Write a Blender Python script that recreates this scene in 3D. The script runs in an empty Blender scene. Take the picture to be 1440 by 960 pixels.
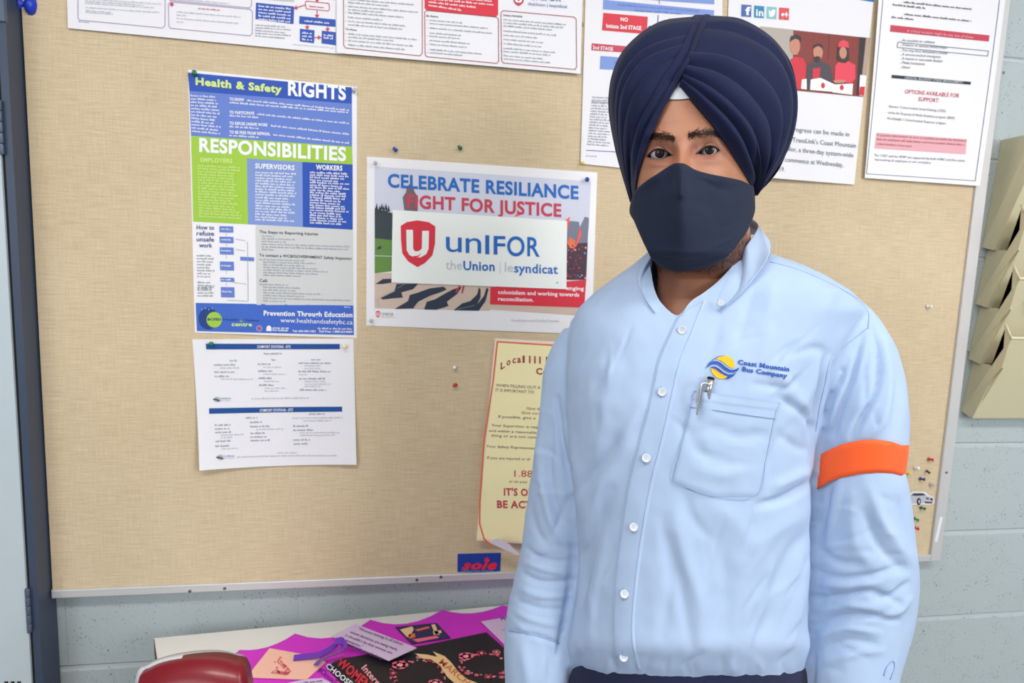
import bpy, bmesh, math, random
import numpy as np
from mathutils import Vector, Matrix
from mathutils.bvhtree import BVHTree
random.seed(7); rng = np.random.default_rng(7)
SC = bpy.context.scene; COL = SC.collection

# ------------------------------------------------------------------ camera
F = 950.0
CAMH = 1.55
CAM = np.array([0.0, -1.42, CAMH])
R_ = np.array([0.98597554, -0.16231175, 0.03882179])
U_ = np.array([-0.01671784, 0.13539052, 0.99065126])
W_ = np.array([0.16605044, 0.97740693, -0.13077824])
cd = bpy.data.cameras.new('camera'); cam = bpy.data.objects.new('camera', cd); COL.objects.link(cam)
cd.sensor_width = 36.0; cd.lens = 36.0 * F / 1440.0; cd.clip_start = 0.02
m4 = Matrix(((R_[0], U_[0], -W_[0], CAM[0]), (R_[1], U_[1], -W_[1], CAM[1]), (R_[2], U_[2], -W_[2], CAM[2]), (0, 0, 0, 1)))
cam.matrix_world = m4
cd.dof.use_dof = True; cd.dof.focus_distance = 0.88; cd.dof.aperture_fstop = 7.0
SC.camera = cam
# ------------------------------------------------------------------ world, lamps, exposure
wd = bpy.data.worlds.new('world'); SC.world = wd; wd.use_nodes = True
wd.node_tree.nodes['Background'].inputs[0].default_value = (0.92, 0.95, 1.0, 1)
wd.node_tree.nodes['Background'].inputs[1].default_value = 0.44
def area(name, loc, target, sx, sy, power, col):
    l = bpy.data.lights.new(name, 'AREA'); l.shape = 'RECTANGLE'; l.size = sx; l.size_y = sy; l.energy = power; l.color = col
    o = bpy.data.objects.new(name, l); COL.objects.link(o); o.location = loc
    o.rotation_euler = (Vector(target) - Vector(loc)).to_track_quat('-Z', 'Y').to_euler(); return o
area('window_daylight', (-2.6, -3.6, 1.95), (0.3, -0.4, 1.2), 1.8, 1.5, 40, (0.95, 0.97, 1.0))
area('window_daylight', (2.7, -3.6, 2.1), (0.3, -0.2, 1.2), 1.5, 1.3, 84, (0.98, 0.98, 1.0))
area('ceiling_lamp_light', (-0.5, -1.5, 2.66), (-0.5, -1.5, 0), 1.2, 0.3, 22, (1.0, 0.96, 0.90))
area('ceiling_lamp_light', (1.3, -1.5, 2.66), (1.3, -1.5, 0), 1.2, 0.3, 22, (1.0, 0.96, 0.90))
SC.view_settings.view_transform = 'Standard'; SC.view_settings.look = 'None'
SC.view_settings.gamma = 1.0; SC.view_settings.use_curve_mapping = False
SC.view_settings.exposure = -0.07

# ------------------------------------------------------------------ helpers
def rays(p):
    p = np.asarray(p, float)
    return W_ + R_ * ((p[..., 0:1] - 720) / F) + U_ * ((480 - p[..., 1:2]) / F)
def P(x, y, z):
    """world point seen at pixel x,y and lying at camera depth z"""
    return CAM + rays(np.stack(np.broadcast_arrays(np.asarray(x, float), np.asarray(y, float)), -1)) * np.asarray(z, float)[..., None]
def onplane(p, Y):
    r = rays(p); t = (np.asarray(Y) - CAM[1]) / r[..., 1]
    return CAM + r * t[..., None]
def onz(p, Z):
    r = rays(p); t = (Z - CAM[2]) / r[..., 2]
    return CAM + r * t[..., None]
def proj(v):
    d = np.asarray(v) - CAM; z = d @ W_
    return np.stack([720 + F * (d @ R_) / z, 480 - F * (d @ U_) / z], -1), z
def s2l(c): return tuple(((x / 255) / 12.92 if x / 255 <= .04045 else ((x / 255 + .055) / 1.055) ** 2.4) for x in c)
MC = {}
def mat(name, rgb=None, rough=0.6, metal=0.0, bump=0.0, bscale=200, var=0.0, vscale=8, spec=0.4, attr=None, sheen=0, sss=0, trans=0, stretch=(1, 1, 1), coat=0, lin=None):
    if name in MC: return MC[name]
    m = bpy.data.materials.new(name); m.use_nodes = True; nt = m.node_tree; b = nt.nodes['Principled BSDF']
    c = (*(lin or s2l(rgb)), 1)
    b.inputs['Base Color'].default_value = c; b.inputs['Roughness'].default_value = rough; b.inputs['Metallic'].default_value = metal
    b.inputs['Specular IOR Level'].default_value = spec
    if sheen: b.inputs['Sheen Weight'].default_value = sheen
    if sss:
        b.inputs['Subsurface Weight'].default_value = sss; b.inputs['Subsurface Radius'].default_value = (1, .35, .2); b.inputs['Subsurface Scale'].default_value = .006
    if trans: b.inputs['Transmission Weight'].default_value = trans
    if coat: b.inputs['Coat Weight'].default_value = coat; b.inputs['Coat Roughness'].default_value = .15
    tc = nt.nodes.new('ShaderNodeTexCoord'); mp = nt.nodes.new('ShaderNodeMapping'); mp.inputs['Scale'].default_value = stretch
    nt.links.new(tc.outputs['Object'], mp.inputs[0])
    src = None
    if attr:
        a = nt.nodes.new('ShaderNodeAttribute'); a.attribute_name = attr
        mx = nt.nodes.new('ShaderNodeMix'); mx.data_type = 'RGBA'; mx.blend_type = 'MULTIPLY'; mx.inputs[0].default_value = 1
        mx.inputs[6].default_value = c; nt.links.new(a.outputs['Color'], mx.inputs[7]); src = mx.outputs[2]; nt.links.new(src, b.inputs['Base Color'])
    if var:
        n = nt.nodes.new('ShaderNodeTexNoise'); n.inputs['Scale'].default_value = vscale; n.inputs['Detail'].default_value = 6
        nt.links.new(mp.outputs[0], n.inputs['Vector'])
        r = nt.nodes.new('ShaderNodeMapRange'); r.inputs[1].default_value = .3; r.inputs[2].default_value = .7; r.inputs[3].default_value = 1 - var; r.inputs[4].default_value = 1 + var
        nt.links.new(n.outputs[0], r.inputs[0])
        mx = nt.nodes.new('ShaderNodeMix'); mx.data_type = 'RGBA'; mx.blend_type = 'MULTIPLY'; mx.inputs[0].default_value = 1
        if src: nt.links.new(src, mx.inputs[6])
        else: mx.inputs[6].default_value = c
        nt.links.new(r.outputs[0], mx.inputs[7]); nt.links.new(mx.outputs[2], b.inputs['Base Color'])
    if bump:
        n = nt.nodes.new('ShaderNodeTexNoise'); n.inputs['Scale'].default_value = bscale; n.inputs['Detail'].default_value = 3
        nt.links.new(mp.outputs[0], n.inputs['Vector'])
        bp = nt.nodes.new('ShaderNodeBump'); bp.inputs['Strength'].default_value = bump; bp.inputs['Distance'].default_value = .002
        nt.links.new(n.outputs[0], bp.inputs['Height']); nt.links.new(bp.outputs[0], b.inputs['Normal'])
    MC[name] = m; return m
def mesh(name, V, Fs, m, parent=None, smooth=True):
    me = bpy.data.meshes.new(name); me.from_pydata([tuple(map(float, v)) for v in V], [], [tuple(int(i) for i in f) for f in Fs]); me.update()
    if smooth: me.polygons.foreach_set('use_smooth', [True] * len(me.polygons))
    o = bpy.data.objects.new(name, me); COL.objects.link(o)
    if m: me.materials.append(m)
    if parent is not None: o.parent = parent
    return o
def tag(o, label=None, cat=None, group=None, kind=None):
    if label: o['label'] = label
    if cat: o['category'] = cat
    if group: o['group'] = group
    if kind: o['kind'] = kind
    return o
def empty(name, loc, label, cat, group=None):
    o = bpy.data.objects.new(name, None); COL.objects.link(o); o.location = loc; o.empty_display_size = .05
    tag(o, label, cat, group); ROOTS.append(o); return o
ROOTS = []
class MB:
    def __init__(s): s.V = []; s.F = []
    def add(s, V, Fs):
        k = len(s.V); s.V.extend([tuple(v) for v in V]); s.F.extend([tuple(i + k for i in f) for f in Fs]); return s
    def box(s, a, b):
        x0, y0, z0 = a; x1, y1, z1 = b
        return s.add([(x0, y0, z0), (x1, y0, z0), (x1, y1, z0), (x0, y1, z0), (x0, y0, z1), (x1, y0, z1), (x1, y1, z1), (x0, y1, z1)],
                     [(0, 3, 2, 1), (4, 5, 6, 7), (0, 1, 5, 4), (1, 2, 6, 5), (2, 3, 7, 6), (3, 0, 4, 7)])
    def grid(s, G, flip=False):
        G = np.asarray(G); n, m = G.shape[:2]; I = np.arange(n * m).reshape(n, m)
        q = np.stack([I[:-1, :-1], I[:-1, 1:], I[1:, 1:], I[1:, :-1]], -1).reshape(-1, 4)
        if flip: q = q[:, ::-1]
        return s.add(G.reshape(-1, 3).tolist(), q.tolist())
    def tube(s, pts, rad, n=10, cap=True, sq=None):
        pts = [np.array(p, float) for p in pts]; k = len(s.V); N = len(pts); rr = rad if hasattr(rad, '__len__') else [rad] * N
        up = None
        for i, p in enumerate(pts):
            t = pts[min(i + 1, N - 1)] - pts[max(i - 1, 0)]; t /= np.linalg.norm(t) + 1e-12
            if up is None:
                up = np.array([0, 0, 1.]) if abs(t[2]) < .9 else np.array([0, 1., 0])
            a = np.cross(up, t); a /= np.linalg.norm(a); b = np.cross(t, a); up = b
            for j in range(n):
                th = 2 * math.pi * j / n; s.V.append(tuple(p + rr[i] * (a * math.cos(th) + b * math.sin(th))))
        for i in range(N - 1):
            for j in range(n):
                j2 = (j + 1) % n; s.F.append((k + i * n + j, k + i * n + j2, k + (i + 1) * n + j2, k + (i + 1) * n + j))
        if cap: s.F.append(tuple(k + j for j in range(n))[::-1]); s.F.append(tuple(k + (N - 1) * n + j for j in range(n)))
        return s
    def lathe(s, c, axis, prof, n=14):
        """prof: list of (radius, distance along axis)"""
        c = np.array(c, float); ax = np.array(axis, float); ax /= np.linalg.norm(ax)
        a = np.cross(ax, [0, 0, 1.] if abs(ax[2]) < .9 else [1., 0, 0]); a /= np.linalg.norm(a); b = np.cross(ax, a); k = len(s.V)
        for r, h in prof:
            for j in range(n):
                th = 2 * math.pi * j / n; s.V.append(tuple(c + ax * h + r * (a * math.cos(th) + b * math.sin(th))))
        for i in range(len(prof) - 1):
            for j in range(n):
                j2 = (j + 1) % n; s.F.append((k + i * n + j, k + i * n + j2, k + (i + 1) * n + j2, k + (i + 1) * n + j))
        s.F.append(tuple(k + j for j in range(n))[::-1]); s.F.append(tuple(k + (len(prof) - 1) * n + j for j in range(n)))
        return s
    def build(s, name, m, parent=None, smooth=False): return mesh(name, s.V, s.F, m, parent, smooth)
def cr(pts, n):
    """Catmull-Rom resample of a polyline (k,d) to n points"""
    p = np.asarray(pts, float); k = len(p); t = np.linspace(0, k - 1, n); i = np.clip(t.astype(int), 0, k - 2); f = (t - i)[:, None]
    g = lambda j: p[np.clip(j, 0, k - 1)]
    p0, p1, p2, p3 = 2 * g(i) - g(i + 1), g(i), g(i + 1), 2 * g(i + 1) - g(i)
    p0 = np.where((i > 0)[:, None], g(i - 1), p0); p3 = np.where((i + 2 < k)[:, None], g(i + 2), p3)
    return .5 * (2 * p1 + (p2 - p0) * f + (2 * p0 - 5 * p1 + 4 * p2 - p3) * f ** 2 + (3 * p1 - p0 - 3 * p2 + p3) * f ** 3)
def interp(y, tab): 
    tab = np.asarray(tab, float); return [np.interp(y, tab[:, 0], tab[:, k]) for k in range(1, tab.shape[1])]
def mods(o, *ms):
    """apply modifiers through the depsgraph, return new mesh on the object"""
    for t, kw in ms:
        md = o.modifiers.new(t, t)
        for k, v in kw.items(): setattr(md, k, v)
    bpy.context.view_layer.update()
    dg = bpy.context.evaluated_depsgraph_get(); me = bpy.data.meshes.new_from_object(o.evaluated_get(dg))
    o.modifiers.clear(); old = o.data; o.data = me; bpy.data.meshes.remove(old); me.name = o.name
    me.polygons.foreach_set('use_smooth', [True] * len(me.polygons)); return o
def coords(me):
    a = np.empty(len(me.vertices) * 3, np.float32); me.vertices.foreach_get('co', a); return a.reshape(-1, 3).astype(float)
def normals(me):
    a = np.empty(len(me.vertices) * 3, np.float32); me.vertices.foreach_get('normal', a); return a.reshape(-1, 3).astype(float)

# ---------------- text (flat print) ----------------
TXT = {}
def glyphs(text, bold=0.0, shear=0.0, res=2):
    key = (text, bold, shear, res)
    if key in TXT: return TXT[key]
    cu = bpy.data.curves.new('t', 'FONT'); cu.body = text; cu.offset = bold; cu.shear = shear; cu.resolution_u = res; cu.fill_mode = 'FRONT'
    if bold: cu.space_character = 1 + bold * 2.2
    o = bpy.data.objects.new('t', cu); COL.objects.link(o); bpy.context.view_layer.update()
    me = bpy.data.meshes.new_from_object(o.evaluated_get(bpy.context.evaluated_depsgraph_get()))
    V = coords(me)[:, :2]; Fs = [tuple(p.vertices) for p in me.polygons]
    bpy.data.objects.remove(o); bpy.data.curves.remove(cu); bpy.data.meshes.remove(me)
    TXT[key] = (V, Fs); return TXT[key]
CAPH = glyphs('H')[0][:, 1].max()

class Sheet:
    """a sheet lying over a plane; surf maps photo pixels to points of the sheet, `out` is the offset direction"""
    def __init__(s, surf, root, step=.0003):
        s.surf = surf; s.root = root; s.step = step; s.lay = {}; s.n = 0
    def put(s, key, m, px, Fs, lay):
        mb = s.lay.setdefault((key, m.name), [MB(), m])
        if len(px): mb[0].add(s.surf(np.asarray(px, float), s.step * lay), Fs)
    def text(s, t, p0, p1, h, m, bold=0., shear=0., lay=3, key='lettering', up=None, arc=0.):
        V, Fs = glyphs(t, bold, shear, 5 if h > 14 else 2)
        if not len(V): return
        p0 = np.array(p0, float); p1 = np.array(p1, float); x = (V[:, 0] - V[:, 0].min()) / np.ptp(V[:, 0]); y = V[:, 1] / CAPH
        upv = np.array(up if up else s.up, float) * h
        px = p0 + x[:, None] * (p1 - p0) + y[:, None] * upv
        if arc: px[:, 1] -= arc * (1 - (2 * x - 1) ** 2)
        if key == 'lettering':
            if h >= 7.5: s.n += 1; key = (key, s.n)
            else: key = 'small_lettering'
        s.put(key, m, px, Fs, lay)
    up = (0, -1)
    def poly(s, pts, m, lay=1, key='printed_panel', sep=True):
        if sep: s.n += 1; key = (key, s.n)
        k = len(pts); s.put(key, m, pts, [tuple(range(k))[::-1]], lay)
    def quad(s, a, b, c, d, m, lay=1, key='printed_panel', sep=True, n=8):
        a, b, c, d = [np.array(q, float) for q in (a, b, c, d)]
        if sep: s.n += 1; key = (key, s.n)
        u, v = np.meshgrid(np.linspace(0, 1, n), np.linspace(0, 1, n))
        G = a + (b - a) * u[..., None] + (d - a) * v[..., None] + (a - b + c - d) * (u * v)[..., None]
        I = np.arange(n * n).reshape(n, n); q = np.stack([I[:-1, :-1], I[1:, :-1], I[1:, 1:], I[:-1, 1:]], -1).reshape(-1, 4)
        s.put(key, m, G.reshape(-1, 2), q.tolist(), lay)
    def line(s, pts, w, m, lay=2, key='ruled_line', closed=False):
        s.n += 1; key = (key, s.n)
        pts = [np.array(p, float) for p in pts]
        if closed: pts = pts + [pts[0]]
        for a, b in zip(pts[:-1], pts[1:]):
            d = b - a; L = np.linalg.norm(d)
            if L < 1e-6: continue
            nrm = np.array([-d[1], d[0]]) / L * w / 2; e = d / L * w / 2
            k = max(2, int(L / 20) + 1)
            px = []
            for i in range(k):
                q = (a - e) + (d + 2 * e) * i / (k - 1); px += [q + nrm, q - nrm]
            s.put(key, m, px, [(2 * i, 2 * i + 1, 2 * i + 3, 2 * i + 2) for i in range(k - 1)], lay)
    def circle(s, c, r, m, lay=2, key='printed_spot', ry=None, n=20, a0=0, a1=2 * math.pi, sep=False):
        th = np.linspace(a0, a1, n, endpoint=(a1 - a0 < 6.2)); px = np.stack([c[0] + r * np.cos(th), c[1] + (ry or r) * np.sin(th)], -1)
        s.poly(px, m, lay, key, sep)
    def greek(s, p0, p1, h, m, lay=3, key='fine_print', words=None):
        p0 = np.array(p0, float); p1 = np.array(p1, float); L = np.linalg.norm(p1 - p0); d = (p1 - p0) / max(L, 1e-6); x = 0
        up = np.array(s.up, float) * h
        while x < L - h * .6:
            w = min(random.uniform(1.2, 5.5) * h, L - x); a = p0 + d * x; b = p0 + d * (x + w)
            # a word: a run of little strokes
            k = max(2, int(w / (h * .62)))
            for i in range(k):
                q0 = a + (b - a) * (i / k); q1 = a + (b - a) * ((i + .62) / k); hh = up * random.choice((.7, .7, .72, 1.05))
                s.put(key, m, [q0, q1, q1 + hh, q0 + hh], [(0, 1, 2, 3)], lay)
            x += w + h * .55
    def para(s, x0, x1, y0, y1, n, h, m, sl0, last=.6, xs=0., ragged=.12, **k):
        """n lines of print between rows y0..y1; sl0 slope of the lines; xs sideways drift per px down"""
        for i in range(n):
            y = y0 + (y1 - y0) * i / max(n - 1, 1); e = x1 if i < n - 1 else x0 + (x1 - x0) * last
            e -= random.random() * ragged * (x1 - x0); xx = xs * (y - y0)
            s.greek((x0 + xx, y), (e + xx, y + sl0 * (e - x0)), h, m, **k)
    def done(s):
        for (key, mn), (mb, m) in s.lay.items():
            nm = key[0] if isinstance(key, tuple) else key
            if mb.V:
                o = mb.build(nm, m, s.root)
                if not isinstance(key[0], tuple): o['kind'] = 'stuff'
def sheet_on_wall(name, label, cat, corners, paper, off=.0, bulge=None, thick=.0006, base=None, n=(24, 24), group=None, outline=None):
    """corners tl,tr,br,bl in photo pixels; lies over the board face"""
    Y0 = (BOARD_Y if base is None else base) - off - .0004
    C = onplane(np.array(corners, float), Y0)[:, [0, 2]]
    tl, tr, br, bl = C
    def st(q):
        s_ = np.full(q.shape[0], .5); t_ = np.full(q.shape[0], .5)
        for _ in range(12):
            f = tl + (tr - tl) * s_[:, None] + (bl - tl) * t_[:, None] + (tl - tr + br - bl) * (s_ * t_)[:, None] - q
            a = (tr - tl) + (tl - tr + br - bl) * t_[:, None]; b = (bl - tl) + (tl - tr + br - bl) * s_[:, None]
            det = a[:, 0] * b[:, 1] - a[:, 1] * b[:, 0]
            s_ = s_ - (f[:, 0] * b[:, 1] - f[:, 1] * b[:, 0]) / det; t_ = t_ - (a[:, 0] * f[:, 1] - a[:, 1] * f[:, 0]) / det
        return s_, t_
    bl_f = bulge or (lambda a, b: 0 * a)
    def surf(px, o):
        q = onplane(px, Y0); s_, t_ = st(q[:, [0, 2]]); q[:, 1] = Y0 - o - bl_f(s_, t_) - (.0006 if o > 0 else 0); return q
    cen = onplane(np.array([np.mean(corners, 0)]), Y0)[0]
    root = empty(name, (cen[0], Y0, min(C[:, 1])), label, cat, group)
    u, v = np.meshgrid(np.linspace(0, 1, n[0]), np.linspace(0, 1, n[1]))
    X = tl + (tr - tl) * u[..., None] + (bl - tl) * v[..., None] + (tl - tr + br - bl) * (u * v)[..., None]
    G = np.stack([X[..., 0], Y0 - bl_f(u, v) - .0002, X[..., 1]], -1); B = G.copy(); B[..., 1] += min(thick, .0004) 
    mb = MB().grid(G, True).grid(B)
    k = n[0] * n[1]; I = np.arange(k).reshape(n[1], n[0]); loop = list(I[0]) + list(I[1:, -1]) + list(I[-1, ::-1][1:]) + list(I[::-1, 0][1:-1])
    for a, b in zip(loop, loop[1:] + loop[:1]): mb.F.append((a, b, b + k, a + k))
    mb.build('paper', paper, root, False)
    s = Sheet(surf, root); s.up = (0, -1); return s

# ------------------------------------------------------------------ materials
def wall_paint():
    m = mat('painted_block', (176, 187, 190), rough=.75, bump=.35, bscale=90)
    nt = m.node_tree; b = nt.nodes['Principled BSDF']; tc = [n for n in nt.nodes if n.type == 'TEX_COORD'][0]
    mp = nt.nodes.new('ShaderNodeMapping'); mp.inputs['Scale'].default_value = (1, 1, .75); mp.inputs['Rotation'].default_value = (0, .5, 0); nt.links.new(tc.outputs['Object'], mp.inputs[0])
    v = nt.nodes.new('ShaderNodeTexNoise'); v.inputs['Scale'].default_value = 240; v.inputs['Detail'].default_value = 2; nt.links.new(mp.outputs[0], v.inputs['Vector'])
    n2 = nt.nodes.new('ShaderNodeTexNoise'); n2.inputs['Scale'].default_value = 23; nt.links.new(tc.outputs['Object'], n2.inputs['Vector'])
    ad = nt.nodes.new('ShaderNodeMath'); ad.operation = 'MULTIPLY_ADD'; ad.inputs[1].default_value = .35; nt.links.new(n2.outputs[0], ad.inputs[0]); nt.links.new(v.outputs[0], ad.inputs[2])
    r = nt.nodes.new('ShaderNodeMapRange'); r.inputs[1].default_value = .335; r.inputs[2].default_value = .385; r.inputs[1].default_value = .475; r.inputs[2].default_value = .53; nt.links.new(ad.outputs[0], r.inputs[0])
    mx = nt.nodes.new('ShaderNodeMix'); mx.data_type = 'RGBA'; mx.inputs[6].default_value = (*s2l((112, 124, 132)), 1); mx.inputs[7].default_value = (*s2l((176, 187, 190)), 1)
    nt.links.new(r.outputs[0], mx.inputs[0]); nt.links.new(mx.outputs[2], b.inputs['Base Color']); return m
M_WALL = wall_paint()
M_MORTAR = mat('painted_mortar', (188, 197, 200), rough=.8, bump=.3, bscale=150)
def linen():
    m = bpy.data.materials.new('linen_fabric'); m.use_nodes = True; nt = m.node_tree; b = nt.nodes['Principled BSDF']; b.inputs['Roughness'].default_value = .9; b.inputs['Specular IOR Level'].default_value = .15
    tc = nt.nodes.new('ShaderNodeTexCoord'); out = []
    for sc, w in (((22, 1, 420), .55), ((420, 1, 22), .3), ((5, 1, 5), .22), ((600, 1, 600), .6)):
        mp = nt.nodes.new('ShaderNodeMapping'); mp.inputs['Scale'].default_value = sc; nt.links.new(tc.outputs['Object'], mp.inputs[0])
        n = nt.nodes.new('ShaderNodeTexNoise'); n.inputs['Scale'].default_value = 1; n.inputs['Detail'].default_value = 3; nt.links.new(mp.outputs[0], n.inputs['Vector'])
        mu = nt.nodes.new('ShaderNodeMath'); mu.operation = 'MULTIPLY_ADD'; mu.inputs[1].default_value = w; mu.inputs[2].default_value = 0
        nt.links.new(n.outputs[0], mu.inputs[0])
        if out: nt.links.new(out[-1].outputs[0], mu.inputs[2])
        out.append(mu)
    r = nt.nodes.new('ShaderNodeMapRange'); r.inputs[1].default_value = .60; r.inputs[2].default_value = 1.12; nt.links.new(out[-1].outputs[0], r.inputs[0])
    cr_ = nt.nodes.new('ShaderNodeMix'); cr_.data_type = 'RGBA'; cr_.inputs[6].default_value = (*s2l((188, 168, 136)), 1); cr_.inputs[7].default_value = (*s2l((228, 210, 180)), 1)
    nt.links.new(r.outputs[0], cr_.inputs[0]); nt.links.new(cr_.outputs[2], b.inputs['Base Color'])
    bp = nt.nodes.new('ShaderNodeBump'); bp.inputs['Strength'].default_value = .3; bp.inputs['Distance'].default_value = .001; nt.links.new(out[-1].outputs[0], bp.inputs['Height']); nt.links.new(bp.outputs[0], b.inputs['Normal'])
    return m
M_LINEN = linen()
M_ALU = mat('satin_aluminium', (206, 205, 206), rough=.4, metal=.25)
M_SCREW = mat('steel_screw', (120, 120, 125), rough=.35, metal=.9)
M_CEIL = mat('ceiling_tile', (235, 235, 232), rough=.9, bump=.3, bscale=120)
M_FLOOR = mat('vinyl_floor', (150, 150, 148), rough=.45, var=.08, vscale=14)
M_CABD = mat('cabinet_door_paint', (188, 200, 208), rough=.45, var=.02)
M_CABS = mat('slate_blue_enamel', (60, 72, 94), rough=.42, bump=.08, bscale=400)
M_DARK = mat('dark_gap', (14, 16, 22), rough=.8)
M_HING = mat('hinge_steel', (88, 100, 118), rough=.4, metal=.3)
M_LAMP = mat('lamp_diffuser', (245, 245, 245), rough=.6)
b_ = M_LAMP.node_tree.nodes['Principled BSDF']; b_.inputs['Emission Color'].default_value = (1, .97, .92, 1); b_.inputs['Emission Strength'].default_value = 2.0

# ------------------------------------------------------------------ the setting
XL, XR, YB, ZC = -2.9, 3.0, -4.6, 2.72
wall = tag(MB().box((XL, 0.0035, 0), (XR, .12, ZC)).build('wall_back', M_MORTAR), kind='structure')
CH, CL, Z0 = .2282, .456, -.0206
for k in range(12):
    z0 = max(Z0 + CH * k, 0) + .0035; z1 = min(Z0 + CH * (k + 1), ZC) - .0035
    if z1 - z0 < .02: continue
    x = (-.66 if (k % 2) else 1.25 - CL) - CL * 7
    while x < XR:
        a, b = max(x + .0001, XL), min(x + CL - .0001, XR); x += CL
        if b - a < .02: continue
        e = .0035
        V = [(a, .0035, z0), (b, .0035, z0), (b, .0035, z1), (a, .0035, z1), (a + .0001, 0, z0 + e), (b - .0001, 0, z0 + e), (b - .0001, 0, z1 - e), (a + .0001, 0, z1 - e)]
        mesh('block', V, [(4, 5, 6, 7), (0, 1, 5, 4), (1, 2, 6, 5), (2, 3, 7, 6), (3, 0, 4, 7)], M_WALL, wall, False)
tag(MB().box((XL - .1, YB, -.1), (XR + .1, .12, 0)).build('floor', M_FLOOR), kind='structure')
tag(MB().box((XL - .1, YB, ZC), (XR + .1, .12, ZC + .1)).build('ceiling', M_CEIL), kind='structure')
tag(MB().box((XL - .1, YB, 0), (XL, .12, ZC)).build('wall_left', M_WALL), kind='structure')
tag(MB().box((XR, YB, 0), (XR + .1, .12, ZC)).build('wall_right', M_WALL), kind='structure')
for lx in (-.5, 1.3):
    o = empty('ceiling_lamp', (lx, -1.5, ZC), 'rectangular ceiling lamp panel, the %s one over the room' % ('left' if lx < 0 else 'right'), 'ceiling lamp', 'ceiling lamps above the room')
    MB().box((lx - .62, -1.67, ZC - .05), (lx + .62, -1.33, ZC - .0005)).build('frame', M_ALU, o); MB().box((lx - .6, -1.65, ZC - .052), (lx + .6, -1.35, ZC - .0502)).build('diffuser', M_LAMP, o)

# ------------------------------------------------------------------ notice board
BOARD_Y = -.022
bp = onplane(np.array([(1308, 781), (1318, 789), (87, 827), (87, 839), (1404, 0), (1425, 0)], float), -.026)
bx1, bx1o = bp[0, 0] , bp[1, 0] + .003; bz0 = (bp[0, 2] + bp[2, 2]) / 2; bz0o = (bp[1, 2] + bp[3, 2]) / 2
bx0o, bz1 = onplane(np.array([(60., 480.)]), -.004)[0, 0] + .003, 2.30
board = empty('bulletin_board', (.1, 0, bz0o), 'large linen covered bulletin board in a pale metal frame on the block wall', 'bulletin board')
tilt = (bp[4, 0] - bp[0, 0]) / (bp[4, 2] - bp[0, 2])
def shearx(z): return tilt * (z - bz0)
V = [(bx0o, BOARD_Y, bz0 - .004), (bx1 + .004, BOARD_Y, bz0 - .004), (bx1 + .004 + shearx(bz1), BOARD_Y, bz1), (bx0o, BOARD_Y, bz1)]; V += [(x, -.0005, z) for x, y, z in V]
mesh('fabric_panel', V, [(0, 1, 2, 3), (5, 4, 7, 6), (1, 5, 6, 2), (4, 0, 3, 7), (0, 4, 5, 1), (3, 2, 6, 7)], M_LINEN, board, False)
def rail(a, b, c, d):
    e = .0015; V = []
    for y in (-.0006, -.0275): V += [(p[0], y, p[1]) for p in (a, b, c, d)]
    cx = sum(p[0] for p in (a, b, c, d)) / 4; cz = sum(p[1] for p in (a, b, c, d)) / 4
    V += [(p[0] + (e if p[0] < cx else -e), -.029, p[1] + (e if p[1] < cz else -e)) for p in (a, b, c, d)]
    mesh('frame_rail', V, [(0, 1, 5, 4), (1, 2, 6, 5), (2, 3, 7, 6), (3, 0, 4, 7), (4, 5, 9, 8), (5, 6, 10, 9), (6, 7, 11, 10), (7, 4, 8, 11), (8, 9, 10, 11), (3, 2, 1, 0)], M_ALU, board, False)
t1 = shearx(bz1)
rail((bx0o, bz0o), (bx1 - .0, bz0o), (bx1 - .0, bz0), (bx0o, bz0))
rail((bx1, bz0o), (bx1o + .004, bz0o), (bx1o + .004 + t1, bz1), (bx1 + t1, bz1))
for px in ((267, 831), (316, 827), (586, 815), (620, 811), (1411, 102), (1331, 664)):
    c = onplane(np.array([px], float), -.029)[0]; MB().lathe(c, (0, -1, 0), [(.0034, -.0005), (.0034, .0006), (.0018, .0012), (.0002, .0012)], 10).build('screw', M_SCREW, board)
MB().add(onplane(np.array([(1322, 726), (1326, 727), (1318, 762), (1314, 761)], float), -.0294).tolist(), [(0, 1, 2, 3)]).build('white_tape', mat('white_tape', (232, 234, 238)), board)

# ------------------------------------------------------------------ tall cabinet at the left
side = onplane(np.array([(60., 480.)]), -.004)[0]; CX = side[0]
g = rays(np.array([(33., 480.)]))[0]; CY = CAM[1] + CX / g[0] * g[1]
cab = empty('metal_cabinet', (CX - .2, CY, 0), 'tall metal cabinet with slate blue sides and pale grey door at left edge', 'cabinet')
zt = (onplane(np.array([(5., 31.)]), CY))[0, 2]
MB().box((CX - .42, CY + .004, .0), (CX, -.004, 2.35)).build('carcass', M_CABS, cab)
MB().box((CX - .012, CY - .0015, .0), (CX + .001, CY + .0035, zt)).build('corner_flange', M_CABS, cab)
MB().box((CX - .42, CY - .006, zt), (CX + .0015, CY + .0035, 2.35)).build('top_rail', mat('rail_enamel', (84, 98, 118), rough=.4), cab)
MB().box((CX - .016, CY - .0009, .0), (CX - .012, CY + .0036, zt)).build('door_gap', M_DARK, cab)
door = MB().box((CX - .42, CY - .006, .02), (CX - .0165, CY + .0036, zt - .003)).build('door', M_CABD, cab)
for (hx, hy0, hy1) in ((13, 141, 218), (57.5, 826, 888)):
    a = onplane(np.array([(hx, hy0), (hx, hy1)], float), CY - .006); z1, z0 = a[0, 2], a[1, 2]; mb = MB()
    for i in range(5):
        q0 = z0 + (z1 - z0) * i / 5 + .0005; q1 = z0 + (z1 - z0) * (i + 1) / 5 - .0005
        mb.lathe((CX - .014, CY - .007, q0), (0, 0, 1), [(.0038, 0), (.0042, .0008), (.0042, q1 - q0 - .0008), (.0038, q1 - q0)], 12)
    mb.build('hinge', M_HING, cab, True)
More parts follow.
